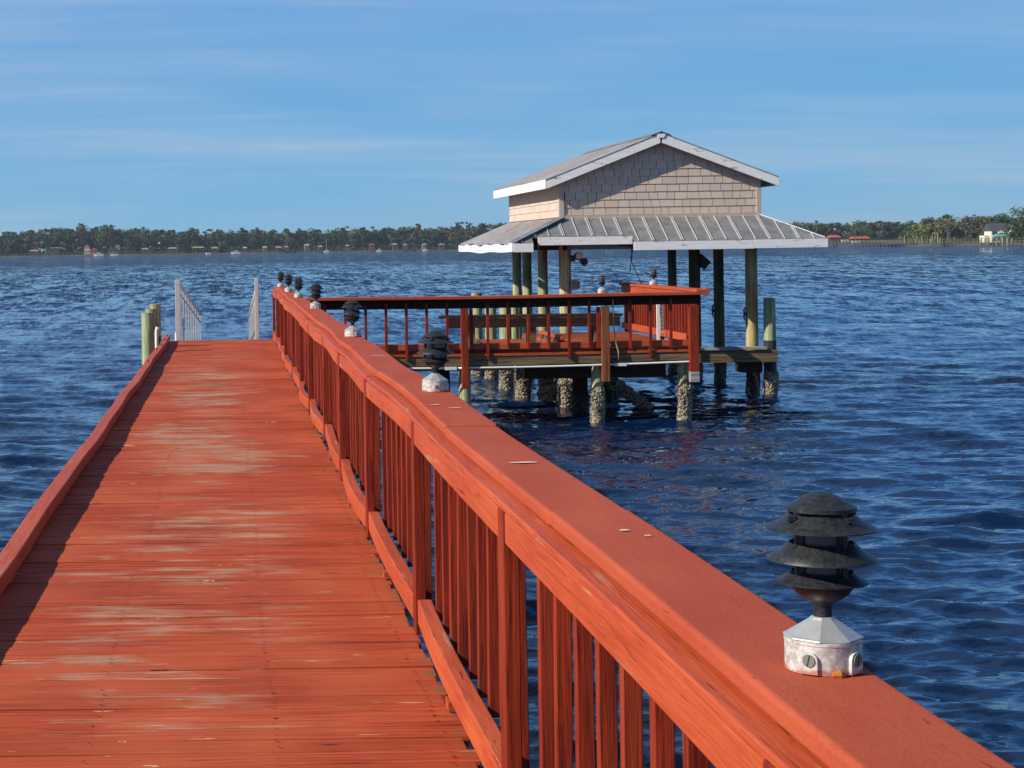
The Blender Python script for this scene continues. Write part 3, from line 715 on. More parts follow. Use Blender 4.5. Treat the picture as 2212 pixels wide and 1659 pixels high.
# railing on the far right side of the platform
sr = thing('side_railing', 'short red picket railing at the right end of the platform, sunlit inner face', 'railing', (6.25, PF, PD))
strip(MB(), 6.19, 6.37, PCAP + .002, PCAP + .040, PF - .165, 29.2, .4, 0, .3).build('rail_cap', M['cap'], sr, bevel=.005)
strip(MB(), 6.205, 6.245, PCAP - .105, PCAP - .001, PF + .09, 29.1, .4, 0, .3).build('top_rail', M['red_y'], sr, bevel=.003)
strip(MB(), 6.205, 6.245, PD + .05, PD + .15, PF + .06, 29.1, .4, 0, .3).build('kick_board', M['red_y'], sr, bevel=.003)
for y in (26.8, 29.05): MB().box(6.247, 6.33, y - .045, y + .045, PD - .1, PCAP - .0).build('post', M['red_z'], sr, bevel=.003)
y = PF + .22
while y < 28.95:
    MB().box(6.248, 6.286, y - .019, y + .019, PD + .03, PCAP - .002).build('picket', M['red_z'], sr, bevel=.002); y += .165
for (x, y, z, lb, l2) in ((4.97, PF - .0, cz(4.97) + .001, 'small lamp without its shades on the front railing of the platform', (.0, 0)), (6.28, 27.2, PCAP + .041, 'bare bulb lamp on the side railing at the right end of the platform', (.04, .05))):
    lamp((x, y, z), lb, False, l2, .3, 'shadeless lamps on the platform railing')
# fish ruler board fixed beside a picket
ru = thing('fish_ruler', 'white measuring board with black ruler marks on the side railing', 'ruler', (6.17, 26.3, PD + .12))
MB().box(6.125, 6.215, 26.29, 26.302, PD + .11, PD + .62).build('board', M['pvc'], ru)
mb = MB()
for k in range(34):
    z = PD + .125 + k * .0145; wd = .030 if k % 2 else .016
    mb.box(6.213 - wd, 6.213, 26.286, 26.289, z, z + .004)
for k in range(8):
    z = PD + .14 + k * .058; mb.box(6.172, 6.180, 26.286, 26.289, z, z + .024); mb.box(6.180, 6.190, 26.286, 26.289, z + .018, z + .024)
mb.box(6.168, 6.1705, 26.286, 26.289, PD + .12, PD + .61)
mb.build('ruler_marks', M['black'], ru)
MB().box(6.130, 6.160, 26.286, 26.289, PD + .36, PD + .50).build('colour_panel', NT('pale_teal_print').fin((0.35, 0.52, 0.48), .5), ru)
MB().box(6.130, 6.160, 26.286, 26.289, PD + .52, PD + .60).build('colour_panel', NT('yellow_print').fin((0.55, 0.50, 0.30), .5), ru)
MB().box(6.05, 6.09, 26.0, 26.04, PD + .0, PD + .60).build('backing_post', M['pvc'], ru)
# bench
bn = thing('bench', 'long dark weathered bench standing behind the platform railing', 'bench', (4.2, 25.6, PD))
for k in range(3):
    MB().box(2.90 + .01 * k, 5.45 - .03 * k, 25.48 + k * .125, 25.60 + k * .125, PD + .385, PD + .42).build('seat_plank', M['dark_x'], bn, bevel=.004)
MB().box(2.98, 5.41, 25.46, 25.478, PD + .25, PD + .384).build('apron_board', M['dark_x'], bn)
for x in (3.35, 4.2, 5.1):
    MB().box(x - .045, x + .045, 25.5, 25.56, PD, PD + .384).build('leg', M['old_x'], bn)
    MB().box(x - .045, x + .045, 25.76, 25.82, PD, PD + .384).build('leg', M['old_x'], bn)

# ------------------------------------------------------------------ boathouse
WX0, WX1, WY0, WY1 = 5.17, 8.29, 28.62, 33.9
bh = thing('boathouse', 'open boathouse on tall piles with tan shingle gable and grey metal roof', 'boathouse', (6.73, 28.6, 0))
Zs = HC + .42; Ze = HC + .955
SL = (1.738 - 1.05) / 1.78
PEAK = HC + 1.71
def rz_(x): return PEAK - abs(x - 6.73) * SL
def shingle_wall(x0, x1, z0, ztop, place):   # place(u, depth, z) -> world
    mb = MB(); z = z0; row = 0
    while z < ztop:
        u = x0 - random.uniform(0, .12); h = .1185
        while u < x1:
            w = random.choice((.125, .14, .165, .19, .22)); a, b_ = max(u, x0), min(u + w - .008, x1)
            if b_ - a > .02:
                mb.cc = random.random(); dz = random.uniform(-.0015, .0015)
                P = []
                for (dz_, dd) in ((dz, .024), (h + .03, .004)):
                    pass
                mb.hexa([place(a, .020, z + dz), place(b_, .020, z + dz), place(b_, 0.002, z + dz), place(a, 0.002, z + dz),
                         place(a, .010, z + h - .001), place(b_, .010, z + h - .001), place(b_, 0.002, z + h - .001), place(a, 0.002, z + h - .001)])
            u += w
        z += h; row += 1
    return mb
def clip(mb, planes):
    me = bpy.data.meshes.new('tmp'); me.from_pydata(mb.v, [], mb.f); a = me.attributes.new('tint', 'FLOAT', 'FACE'); a.data.foreach_set('value', mb.c)
    bm = bmesh.new(); bm.from_mesh(me); lay = bm.faces.layers.float.get('tint')
    for co, no_ in planes: bmesh.ops.bisect_plane(bm, geom=bm.verts[:] + bm.edges[:] + bm.faces[:], plane_co=co, plane_no=no_, clear_outer=True)
    out_ = MB(); bm.verts.index_update(); out_.v = [tuple(v.co) for v in bm.verts]; out_.f = [tuple(v.index for v in f.verts) for f in bm.faces]; out_.c = [f[lay] for f in bm.faces]
    bm.free(); return out_
th_ = math.atan(SL)
planes = [((6.73, 0, PEAK - .055), (math.sin(th_), 0, math.cos(th_))), ((6.73, 0, PEAK - .055), (-math.sin(th_), 0, math.cos(th_)))]
wall = MB(); yw = WY0 + .02   # core wall
for yy in (WY0 + .02, WY1 - .02):
    wall.quad((WX0, yy, Zs - .05), (WX1, yy, Zs - .05), (WX1, yy, rz_(WX1) - .06), (6.73, yy, PEAK - .06), (WX0, yy, rz_(WX0) - .06))
wall.quad((WX0 + .01, WY0 + .02, Zs - .05), (WX0 + .01, WY1 - .02, Zs - .05), (WX0 + .01, WY1 - .02, Ze + .06), (WX0 + .01, WY0 + .02, Ze + .06))
wall.quad((WX1 - .01, WY0 + .02, Zs - .05), (WX1 - .01, WY1 - .02, Zs - .05), (WX1 - .01, WY1 - .02, Ze + .06), (WX1 - .01, WY0 + .02, Ze + .06))
wall.quad((WX0, WY0, Zs - .04), (WX1, WY0, Zs - .04), (WX1, WY1, Zs - .04), (WX0, WY1, Zs - .04))
wall.build('wall_core', M['shadowgap'], bh)
clip(shingle_wall(WX0 + .06, WX1 - .05, Zs + .045, PEAK, lambda u, d, z: (u, WY0 + .02 - d, z)), planes).build('gable_wall', M['shingle'], bh)
clip(shingle_wall(WX0 + .06, WX1 - .05, Zs + .045, PEAK, lambda u, d, z: (WX1 + WX0 - u, WY1 - .02 + d, z)), planes).build('rear_gable_wall', M['shingle'], bh)
shingle_wall(WY0 + .08, WY1 - .06, Zs + .02, Ze + .02, lambda u, d, z: (WX0 + .01 - d, WY1 + WY0 - u, z)).build('side_wall', M['shingle'], bh)
shingle_wall(WY0 + .08, WY1 - .06, Zs + .02, Ze + .02, lambda u, d, z: (WX1 - .01 + d, u, z)).build('side_wall', M['shingle'], bh)
for (x0, x1) in ((WX0 - .022, WX0 + .058), (WX1 - .048, WX1 + .022)):
    MB().box(x0, x1, WY0 - .018, WY0 + .05, Zs - .03, rz_(x0 if x0 < 6 else x1) - .075).build('corner_trim', M['trim'], bh, bevel=.003)
MB().box(WX0 + .06, WX1 - .05, WY0 - .014, WY0 + .015, Zs - .02, Zs + .042).build('base_trim', M['trim'], bh)
# gable roof: two corrugated slopes, rake boards, eave boards
GY0, GY1 = WY0 - .15, WY1 + .12; EO = 1.79
def corr_sheet(side):
    mb = MB(); y = GY0 - .02; m = int((GY1 + .02 - y) / .033); base = 0
    for i in range(m + 1):
        yy = y + i * (GY1 + .02 - y) / m; dz = .010 * (i % 2)
        for j in range(7):
            q = j / 6; x = 6.73 + side * (EO + .025) * q; mb.v.append((x, yy, rz_(x) + .02 + dz + (.012 * math.sin(yy * 1.9) * q)))
    for i in range(m):
        for j in range(6):
            a = i * 7 + j; f = (a, a + 7, a + 8, a + 1); mb.f.append(f if side < 0 else f[::-1]); mb.c.append(.5)
    o = mb.build('roof_sheet', M['corr'], bh); s = o.modifiers.new('thick', 'SOLIDIFY'); s.thickness = .012; return o
corr_sheet(-1); corr_sheet(1)
mb = MB()
for s in (-1, 1): mb.quad((6.73, GY0 + .03, PEAK - .02), (6.73 + s * EO, GY0 + .03, rz_(6.73 + EO) - .02), (6.73 + s * EO, GY1 - .03, rz_(6.73 + EO) - .02), (6.73, GY1 - .03, PEAK - .02))
mb.build('roof_deck', M['dark_x'], bh)
mb = MB()
for s in (-1, 1): mb.hexa([(6.73, GY0 - .03, PEAK + .034), (6.73 + s * .16, GY0 - .03, PEAK + .036 - .16 * SL), (6.73 + s * .16, GY1 + .03, PEAK + .036 - .16 * SL), (6.73, GY1 + .03, PEAK + .034), (6.73, GY0 - .03, PEAK + .045), (6.73 + s * .16, GY0 - .03, PEAK + .042 - .16 * SL), (6.73 + s * .16, GY1 + .03, PEAK + .042 - .16 * SL), (6.73, GY1 + .03, PEAK + .045)])
mb.build('ridge_cap', M['metal'], bh)
for yy in (GY0, GY1):
    for s in (-1, 1):
        xe = 6.73 + s * EO; y0, y1 = yy - .012, yy + .028; xi = 6.73 + s * .015
        MB().hexa([(xi, y0, rz_(xi) - .135), (xe, y0, rz_(xe) - .135), (xe, y1, rz_(xe) - .135), (xi, y1, rz_(xi) - .135), (xi, y0, rz_(xi) + .012), (xe, y0, rz_(xe) + .012), (xe, y1, rz_(xe) + .012), (xi, y1, rz_(xi) + .012)]).build('rake_board', M['white_x'], bh, bevel=.003)
MB().hexa([(6.68, GY0 - .026, PEAK - .06), (6.76, GY0 - .026, PEAK - .06), (6.76, GY0 - .014, PEAK - .06), (6.68, GY0 - .014, PEAK - .06), (6.66, GY0 - .026, PEAK + .0), (6.80, GY0 - .026, PEAK + .0), (6.80, GY0 - .014, PEAK + .0), (6.66, GY0 - .014, PEAK + .0)]).build('peak_block', M['white_x'], bh)
for s in (-1, 1):
    xe = 6.73 + s * EO; xa, xb = (xe + .002, xe + .030) if s > 0 else (xe - .030, xe - .002)
    MB().box(xa, xb, GY0 - .012, GY1 + .028, rz_(xe) - .135, rz_(xe) + .008).build('eave_board', M['white_y'], bh, bevel=.003)
# skirt roof
SX0, SX1, SY0, SY1 = 4.32, 9.10, 27.9, 34.4; Zl = HC + .045
def sk_z(d): return Zs - (Zs - Zl) * d          # d 0 at wall, 1 at eave
def slab(P, th=.022):
    mb = MB(); m = len(P); mb.v = [tuple(p) for p in P] + [(p[0], p[1], p[2] - th) for p in P]
    mb.f = [tuple(range(m)), tuple(range(2 * m - 1, m - 1, -1))] + [(i, m + i, m + (i + 1) % m, (i + 1) % m) for i in range(m)]; mb.c = [.5] * (m + 2); return mb
nx0, nx1, nd = 4.62, 6.17, .76      # missing outer strip at the front left
def fp(x, d): return (x, WY0 - (WY0 - SY0) * d, sk_z(d))
def hx(d): return WX0 - (WX0 - SX0) * d
P = [fp(WX0, 0), fp(hx(1), 1), fp(nx0, 1), fp(nx0, nd), fp(nx1, nd), fp(nx1, 1), fp(SX1, 1), fp(WX1, 0)]
slab(P).build('skirt_roof', M['metal'], bh)
P = [(WX1, WY0, Zs), (SX1, SY0, Zl), (SX1, SY1, Zl), (WX1, WY1, Zs)]
slab(P).build('skirt_roof', M['metal'], bh)
slab([(WX1, WY1, Zs), (SX1, SY1, Zl), (SX0, SY1, Zl), (WX0, WY1, Zs)]).build('skirt_roof', M['metal'], bh)
mb = MB(); m = 190      # left skirt: corrugated sheets with wavy sagging edge
for i in range(m + 1):
    q = i / m
    for j in range(7):
        d = j / 6 * (1 + (.03 * math.sin(q * 23) + .02 * math.sin(q * 9)))
        yw_ = WY0 + (WY1 - WY0) * q; ye_ = SY0 + (SY1 - SY0) * q
        y = yw_ + (ye_ - yw_) * d; x = hx(d); z = sk_z(d) + .007 * (i % 2) - .03 * d * math.sin(q * 3.14) * (.6 + .4 * math.sin(q * 14))
        mb.v.append((x, y, z + .004))
for i in range(m):
    for j in range(6):
        a = i * 7 + j; mb.f.append((a, a + 7, a + 8, a + 1)); mb.c.append(.5)
o = mb.build('skirt_roof', M['corr'], bh); sm = o.modifiers.new('thick', 'SOLIDIFY'); sm.thickness = .012
# ribs on the front
mb = MB(); x = 4.45; i = 0
while x < SX1 - .1:
    dmax = nd if nx0 < x < nx1 else 1.0
    dmin = 0.0
    if x < WX0: dmin = (WX0 - x) / (WX0 - SX0)
    if x > WX1: dmin = (x - WX1) / (SX1 - WX1)
    if dmin < dmax - .02:
        for off in ((-.014, .014) if i % 2 else (0,)):
            a, c_ = Vector(fp(x + off, dmin + .01)), Vector(fp(x + off, dmax)); a.z += .009; c_.z += .009
            MB().bar(a, c_, .011, .016).build('seam_rib', M['rib'], bh)
    x += .223; i += 1
for (a, c_, w_, mt) in (((WX0 + .02, WY0 - .02, Zs), (SX0 + .0, SY0 + .02, Zl), .15, 'metal'), ((WX1, WY0 - .01, Zs), (SX1 - .02, SY0 + .02, Zl), .035, 'rib')):
    a = Vector(a) + Vector((0, 0, .022)); c_ = Vector(c_) + Vector((0, 0, .022)); MB().bar(a, c_, w_, .012).build('hip_cap', M[mt], bh)
# fascias of the skirt
FH = .125
MB().box(SX0 + .002, nx0, SY0 - .024, SY0 + .004, Zl - FH - .02, Zl - .014).build('skirt_fascia', M['white_x'], bh, bevel=.003)
yn = WY0 - (WY0 - SY0) * nd; zn = sk_z(nd)
MB().box(nx0 + .10, nx1 + .0, yn - .026, yn + .002, zn - FH - .01, zn - .012).build('skirt_fascia', M['white_x'], bh, bevel=.003)
MB().box(nx1 - .02, 7.98, SY0 - .030, SY0 - .002, Zl - FH - .015, Zl - .010).build('skirt_fascia', M['white_x'], bh, bevel=.003)
MB().box(7.986, SX1 + .01, SY0 - .030, SY0 - .002, Zl - FH - .010, Zl - .004).build('skirt_fascia', M['white_x'], bh, bevel=.003)
mb = MB(); m = 40
for i in range(m + 1):
    q = i / m; y = SY0 - .02 + (SY1 - SY0 + .04) * q; dz = -.03 * math.sin(q * 3.14) * (.6 + .4 * math.sin(q * 14)); dt = .014 * math.sin(q * 31)
    for (x, z) in ((SX0 - .028, -FH - .01), (SX0, -FH - .01), (SX0, -.012 + dt), (SX0 - .028, -.012 + dt)): mb.v.append((x, y, Zl + z + dz))
for i in range(m):
    for k in range(4):
        k2 = (k + 1) % 4; mb.f.append((i * 4 + k, i * 4 + k2, i * 4 + 4 + k2, i * 4 + 4 + k)[::-1]); mb.c.append(.5)
mb.f += [(0, 1, 2, 3), (m * 4 + 3, m * 4 + 2, m * 4 + 1, m * 4)]; mb.c += [.5, .5]
mb.build('skirt_fascia', M['white_y'], bh)
MB().box(SX1 + .0, SX1 + .028, SY0, SY1, Zl - FH - .01, Zl - .01).build('skirt_fascia', M['white_y'], bh)
MB().box(SX0, SX1, SY1 - .002, SY1 + .026, Zl - FH - .01, Zl - .01).build('skirt_fascia', M['white_x'], bh)
# header beams under the walls
for yy in (WY0 + .12, 30.6, 32.4, WY1 - .12): MB().box(WX0, WX1, yy - .03, yy + .03, Zs - .30, Zs - .06).build('header_beam', M['dark_x'], bh)
for xx in (5.24, 8.18): MB().box(xx - .03, xx + .03, WY0, WY1, Zs - .50, Zs - .31).build('header_beam', M['dark_x'], bh)
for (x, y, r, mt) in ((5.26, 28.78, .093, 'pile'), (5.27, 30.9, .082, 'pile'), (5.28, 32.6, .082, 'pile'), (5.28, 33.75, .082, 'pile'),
                  (8.18, 28.75, .092, 'pile_brown'), (8.16, 30.6, .084, 'pile_shade'), (8.10, 31.95, .098, 'pile_shade'), (8.06, 33.4, .078, 'pile_shade')):
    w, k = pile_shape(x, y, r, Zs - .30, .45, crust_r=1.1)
    p = w.build('post', M[mt], bh, smooth=True, sharp=40); k.build('oyster_crust', M['crust_dark'], p)

# loose piles near the boathouse
PG = 'pilings around the boathouse and pier end'
def piling(x, y, r, top, label, mat='pile_green', crust=.55, wrap=None, cm='oyster'):
    t = thing('piling', label, 'piling', (x, y, 0), PG)
    w, k = pile_shape(x, y, r, top, crust, crust_r=1.15)
    w.build('timber', M[mat], t, smooth=True, sharp=40); k.build('oyster_crust', M[cm], t)
    if wrap: MB().tube([(x, y, wrap[0]), (x, y, wrap[1])], r * 1.07, 18).build('black_wrap', M['wrap'], t, smooth=True, sharp=40)
piling(8.40, 28.55, .092, HC - .87, 'green topped piling with black wrapped middle at the right corner of the boathouse', 'pile_green', .42, (.30, HC - 1.53))
piling(4.56, 28.7, .098, PD - .1, 'thick oyster covered piling under the back of the platform, nearest of its row', 'pile', .75)
piling(4.55, 30.4, .10, HC - 1.02, 'pale green piling just left of the boathouse posts', 'pile_green', .55)
piling(4.59, 32.4, .10, HC - 1.02, 'piling second from the left behind the bench', 'pile', .5)
piling(4.55, 33.9, .10, HC - .86, 'leftmost grey topped piling behind the bench', 'pile', .5)
piling(4.95, 32.0, .07, HC - 1.05, 'thin yellowish piling between the green piling and the boathouse posts', 'pile', .3)
piling(-1.33, 29.0, .10, HC - .975, 'pale green piling left of the pier end, nearest of three', 'pile_green', .4, (.2, HC - 1.8))
piling(-1.34, 30.6, .095, HC - .965, 'middle piling of the three left of the pier end, mostly hidden', 'pile', .4)
piling(-1.385, 33.3, .10, HC - .965, 'dark weathered piling farthest of the three left of the pier end', 'pile', .4, (.2, HC - 1.55))
for (pts, lb) in (([(-1.20, 29.2, HC - 1.80), (-1.20, 29.2, HC - 1.28), (-1.185, 29.2, HC - 1.22), (-1.17, 29.2, HC - 1.24)], 'white plastic pipe standing beside the green piling'),
                  ([(-.99, 32.8, HC - 1.75), (-.99, 32.8, HC - 1.47)], 'short white pipe stub at the left corner of the pier end')):
    o = MB().tube(pts, .03, 10).build('white_pipe', M['pvc'], None, smooth=True, sharp=50); tag(o, lb, 'pipe')
# catwalk timbers right of the platform
cw = thing('catwalk', 'narrow grey catwalk timbers between the platform and the right boathouse posts', 'catwalk', (7.4, 28.45, 0))
MB().box(6.35, 8.30, 28.35, 28.62, HC - 1.665, HC - 1.625).build('walk_plank', M['grey_x'], cw, bevel=.004)
MB().box(6.20, 8.47, 28.38, 28.43, HC - 1.86, HC - 1.675).build('beam', M['old_x'], cw, bevel=.004)
MB().box(6.20, 8.47, 28.92, 28.97, HC - 1.86, HC - 1.675).build('beam', M['old_x'], cw, bevel=.004)
MB().box(7.95, 8.25, 28.45, 28.9, HC - 2.03, HC - 1.865).build('block', M['dark_x'], cw)

# fittings on the boathouse posts
fl = thing('flood_light', 'twin round flood light on the front left boathouse post', 'flood light', (5.38, 28.68, HC - .2))
MB().box(5.345, 5.40, 28.66, 28.72, HC - .26, HC - .16).build('bracket', M['lamp'], fl)
for (dx, dz, mt) in ((.11, -.17, 'bulb'), (.19, -.265, 'lamp')):
    p = Vector((5.34 + dx, 28.60, HC + dz)); d = Vector((.25, -1, -.15)).normalized()
    h = MB().tube([p - d * .12, p - d * .05, p], [.025, .05, .062], 16).build('lamp_head', M['lamp'], fl, smooth=True, sharp=50)
    MB().tube([p + d * .001, p + d * .006], [.056, .054], 16).build('lens', M[mt], h)
    MB().tube([(5.38, 28.69, HC - .2), p - d * .1], .010, 6).build('arm', M['lamp'], fl)
jb = thing('outlet_box', 'grey weatherproof outlet box on the front left boathouse post', 'outlet box', (5.4, 28.68, HC - .62))
MB().box(5.35, 5.44, 28.66, 28.73, HC - .70, HC - .555).build('case', M['plug'], jb, bevel=.004)
MB().box(5.445, 5.47, 28.665, 28.725, HC - .685, HC - .57).build('cover', M['plug'], jb, bevel=.006)
sp_ = thing('speaker', 'black wedge loudspeaker on the second right boathouse post', 'speaker', (8.26, 31.9, HC - .2))
MB().hexa([(8.20, 31.85, HC - .42), (8.26, 31.85, HC - .46), (8.26, 31.97, HC - .46), (8.20, 31.97, HC - .42), (8.20, 31.85, HC - .18), (8.37, 31.85, HC - .33), (8.37, 31.97, HC - .33), (8.20, 31.97, HC - .18)]).build('cabinet', M['lamp'], sp_, bevel=.006)
MB().box(8.19, 8.20, 31.88, 31.94, HC - .36, HC - .26).build('bracket', M['lamp'], sp_)
for (x, y, z, lb) in ((8.07, 28.72, HC - 1.12, 'dark rope cleat on the nearest right boathouse post'), (8.055, 30.55, HC - 1.13, 'dark rope cleat on the third right boathouse post')):
    t_ = thing('cleat', lb, 'cleat', (x, y, z), 'cleats on the boathouse posts')
    MB().tube([(x, y, z - .11), (x - .02, y, z - .06), (x - .02, y, z + .06), (x, y, z + .11)], [.008, .013, .013, .008], 8).build('horn', M['lamp'], t_, smooth=True)
    MB().box(x - .02, x + .02, y - .012, y + .012, z - .03, z + .03).build('base', M['lamp'], t_)
def wirep(name, pts, r, lb, mt='wire', cat='wire'):
    o = MB().tube(pts, r, 6).build(name, M[mt], None, smooth=True); return tag(o, lb, cat)
wirep('hanging_wire', [(5.85, 28.3, HC + .04), (6.05, 28.3, HC - .02), (6.2, 28.25, HC - .03), (6.3, 28.2, HC - .05)], .014, 'dark cable drooping under the broken roof edge')
wirep('hanging_wire', [(6.22, 28.2, HC - .03), (6.17, 28.2, HC - .22), (6.21, 28.2, HC - .34), (6.28, 28.2, HC - .5), (6.33, 28.2, HC - .64)], .007, 'long thin wire dangling from the broken roof edge')
wirep('hanging_wire', [(6.19, 28.25, HC - .04), (6.20, 28.25, HC - .20), (6.17, 28.25, HC - .34), (6.165, 28.25, HC - .45)], .007, 'short thin wire dangling beside the longer one')
wirep('loose_line', [(6.42, 27.5, HC - 1.87), (6.42, 27.5, HC - 1.98), (6.47, 27.5, HC - 2.12), (6.53, 27.5, HC - 2.17)], .006, 'pale thin line hanging below the catwalk', 'pvc', 'line')

# ------------------------------------------------------------------ gangway at the pier end
gw = thing('gangway', 'pale metal gangway with slatted side rails going down from the pier end', 'gangway', (-.2, 32.7, DK))
def side(x0, y0, x1, y1, zt0, zt1, zb0, zb1, n, post_w):
    p = MB(); p.box(x0 - post_w / 2, x0 + post_w / 2, y0 - .03, y0 + .03, HC - 1.62, zt0 + .04).build('gangway_post', M['alu'], gw, bevel=.008)
    a, b_ = Vector((x0, y0, zt0)), Vector((x1, y1, zt1))
    fr_ = MB().tube([a, a + (b_ - a) * .5, b_], .030, 10).build('handrail', M['alu'], gw, smooth=True)
    MB().tube([a - Vector((0, 0, .17)), b_ - Vector((0, 0, .17))], .018, 8).build('mid_rail', M['alu'], gw, smooth=True)
    MB().tube([(x0, y0, zb0), (x1, y1, zb1)], .030, 8).build('bottom_rail', M['alu'], gw, smooth=True)
    for i in range(1, n + 1):
        q = i / n; x = x0 + (x1 - x0) * q; y = y0 + (y1 - y0) * q; zt = zt0 + (zt1 - zt0) * q; zb = zb0 + (zb1 - zb0) * q
        MB().box(x - .014, x + .014, y - .02, y + .02, zb, zt - .03).build('slat', M['alu'], gw)
side(-.955, 32.7, -.62, 36.0, HC - .56, HC - 1.24, HC - 1.75, HC - 2.25, 9, .09)
side(.455, 32.7, .35, 36.0, HC - .70, HC - 1.32, HC - 1.75, HC - 2.25, 9, .065)
MB().box(.42, .49, 32.66, 32.74, HC - 1.62, HC - .50).build('gangway_post', M['alu'], gw, bevel=.008)
MB().hexa([(-.95, 32.7, DK - .2), (.46, 32.7, DK - .2), (.35, 36, .10), (-.62, 36, .10), (-.95, 32.7, DK - .12), (.46, 32.7, DK - .12), (.35, 36, .16), (-.62, 36, .16)]).build('tread_ramp', M['alu'], gw)

# ------------------------------------------------------------------ far shores
def at(xd, Y): return (xd - 498) * Y / 3950.0
def foliage(name, rough=.8):
    t = NT(name); tint = t.attr(); n1 = t.noise(t.map(), .35, 4)
    n = t.n.new('ShaderNodeValToRGB'); e = n.color_ramp.elements
    stops = [(0.0, (0.034, 0.060, 0.026)), (0.22, (0.050, 0.085, 0.032)), (0.42, (0.075, 0.112, 0.036)), (0.6, (0.10, 0.105, 0.062)), (0.78, (0.14, 0.12, 0.085)), (0.9, (0.20, 0.20, 0.065)), (1.0, (0.18, 0.24, 0.06))]
    while len(e) < len(stops): e.new(.5)
    for i, (p, c) in enumerate(stops): e[i].position = p; e[i].color = (*c, 1)
    t.lk(tint, n.inputs[0]); c = t.mix(t.ramp(n1, [(.35, 0.0), (.7, .35)]), n.outputs[0], (0.05, 0.06, 0.03))
    m = t.fin(c, rough, 0, None, .1); return m
M['leaf'] = foliage('mixed_tree_foliage')
M['bark'] = NT('tree_bark').fin((0.16, 0.13, 0.10), .9)
NR = np.random.default_rng(5)
class Leaves:
    def __init__(s): s.v = []; s.t = []
    def blob(s, c, r, n, size, tint, jit=.05, shell=.55):
        d = NR.normal(size=(n, 3)); d /= np.linalg.norm(d, axis=1)[:, None]
        rad = shell + (1 - shell) * NR.random(n) ** .6
        p = np.array(c) + d * rad[:, None] * np.array(r)
        a = NR.normal(size=(n, 3)) * .6 + d * .0; a /= np.linalg.norm(a, axis=1)[:, None]; b_ = np.cross(a, NR.normal(size=(n, 3))); b_ /= np.linalg.norm(b_, axis=1)[:, None]
        sz = size * NR.uniform(.55, 1.3, n)[:, None]
        q = np.stack([p - a * sz, p - b_ * sz * .6, p + a * sz, p + b_ * sz * .6], 1)
        s.v.append(q.reshape(-1, 3)); s.t.append(np.clip(tint + NR.normal(0, jit, n), 0, 1))
    def build(s, name, parent=None, mat='leaf'):
        v = np.concatenate(s.v); t = np.concatenate(s.t)
        if parent is not None: v = v - np.array(parent.location)
        me = bpy.data.meshes.new(name); me.vertices.add(len(v)); me.vertices.foreach_set('co', v.ravel())
        me.loops.add(len(v)); me.loops.foreach_set('vertex_index', np.arange(len(v), dtype=np.int32))
        me.polygons.add(len(v) // 4); me.polygons.foreach_set('loop_start', np.arange(0, len(v), 4, dtype=np.int32)); me.update(); me.validate()
        a = me.attributes.new('tint', 'FLOAT', 'FACE'); a.data.foreach_set('value', t.astype(np.float32))
        me.materials.append(M[mat]); o = bpy.data.objects.new(name, me); C.objects.link(o); o.parent = parent; return o
def crown(lv, x, y, z0, h, w, tint, n=9, leaf=1.0, dens=26, low=.25):
    for i in range(n):
        f = random.random(); zz = z0 + h * (low + (1 - low) * f * .92); ww = w * (1 - abs(f - .45) * 1.05) * .5
        a = random.random() * 6.283; rr = ww * random.uniform(.2, 1.0)
        s = w * random.uniform(.15, .27)
        lv.blob((x + rr * math.cos(a), y + rr * math.sin(a) * .7, zz), (s * 1.15, s * 1.1, s * .8), dens, leaf, tint, .05, .35)
def woods(name, x0, x1, Yf, hfun, rows, step, label, leaf=.95, tints=(.05, .15, .2, .25, .3, .4, .62, .75)):
    lv = Leaves(); tr_ = MB()
    for r_ in range(rows):
        x = x0 + random.uniform(0, step)
        while x < x1:
            Y = Yf(x) + r_ * 9 + random.uniform(-4, 4); h = hfun(x) * random.uniform(.76, 1.02) * (1 + .03 * r_); w = random.uniform(6, 12)
            tint = random.choice(tints); X = at(x, Y)
            crown(lv, X, Y, .6, h, w, tint, random.randint(9, 13), leaf * .62, 52, .12 if r_ == 0 else .3)
            if r_ < 2:
                for _k in range(3):
                    lv.blob((X + random.uniform(-7, 7), Y + random.uniform(-3, 3), random.uniform(1.5, 3.5)), (4.5, 3, 2.4), 50, leaf * .62, random.choice((.05, .1, .2, .3)), .05, .2)
            x += step * random.uniform(.6, 1.4)
    o = lv.build(name); tag(o, label, 'woods', kind='stuff'); return o
def hl(x):
    pts = [(-200, 15), (0, 14.0), (60, 15.5), (130, 17.5), (200, 18), (330, 17), (380, 15), (500, 14.5), (620, 13.8), (700, 13.6), (860, 14.5), (1000, 15), (1060, 16.3), (1200, 15), (1700, 14), (2400, 13)]
    for (a, ha), (b_, hb) in zip(pts[:-1], pts[1:]):
        if a <= x <= b_: return ha + (hb - ha) * (x - a) / (b_ - a)
    return 14
woods('woods', -260, 1760, lambda x: 1190, hl, 4, 15, 'dark mixed woods along the far left shore', 1.0)
woods('woods', 1700, 2330, lambda x: 1080, lambda x: 12.6, 3, 15, 'distant blue green woods on the shore right of the boathouse', .95, (.1, .2, .3, .4, .62, .7))
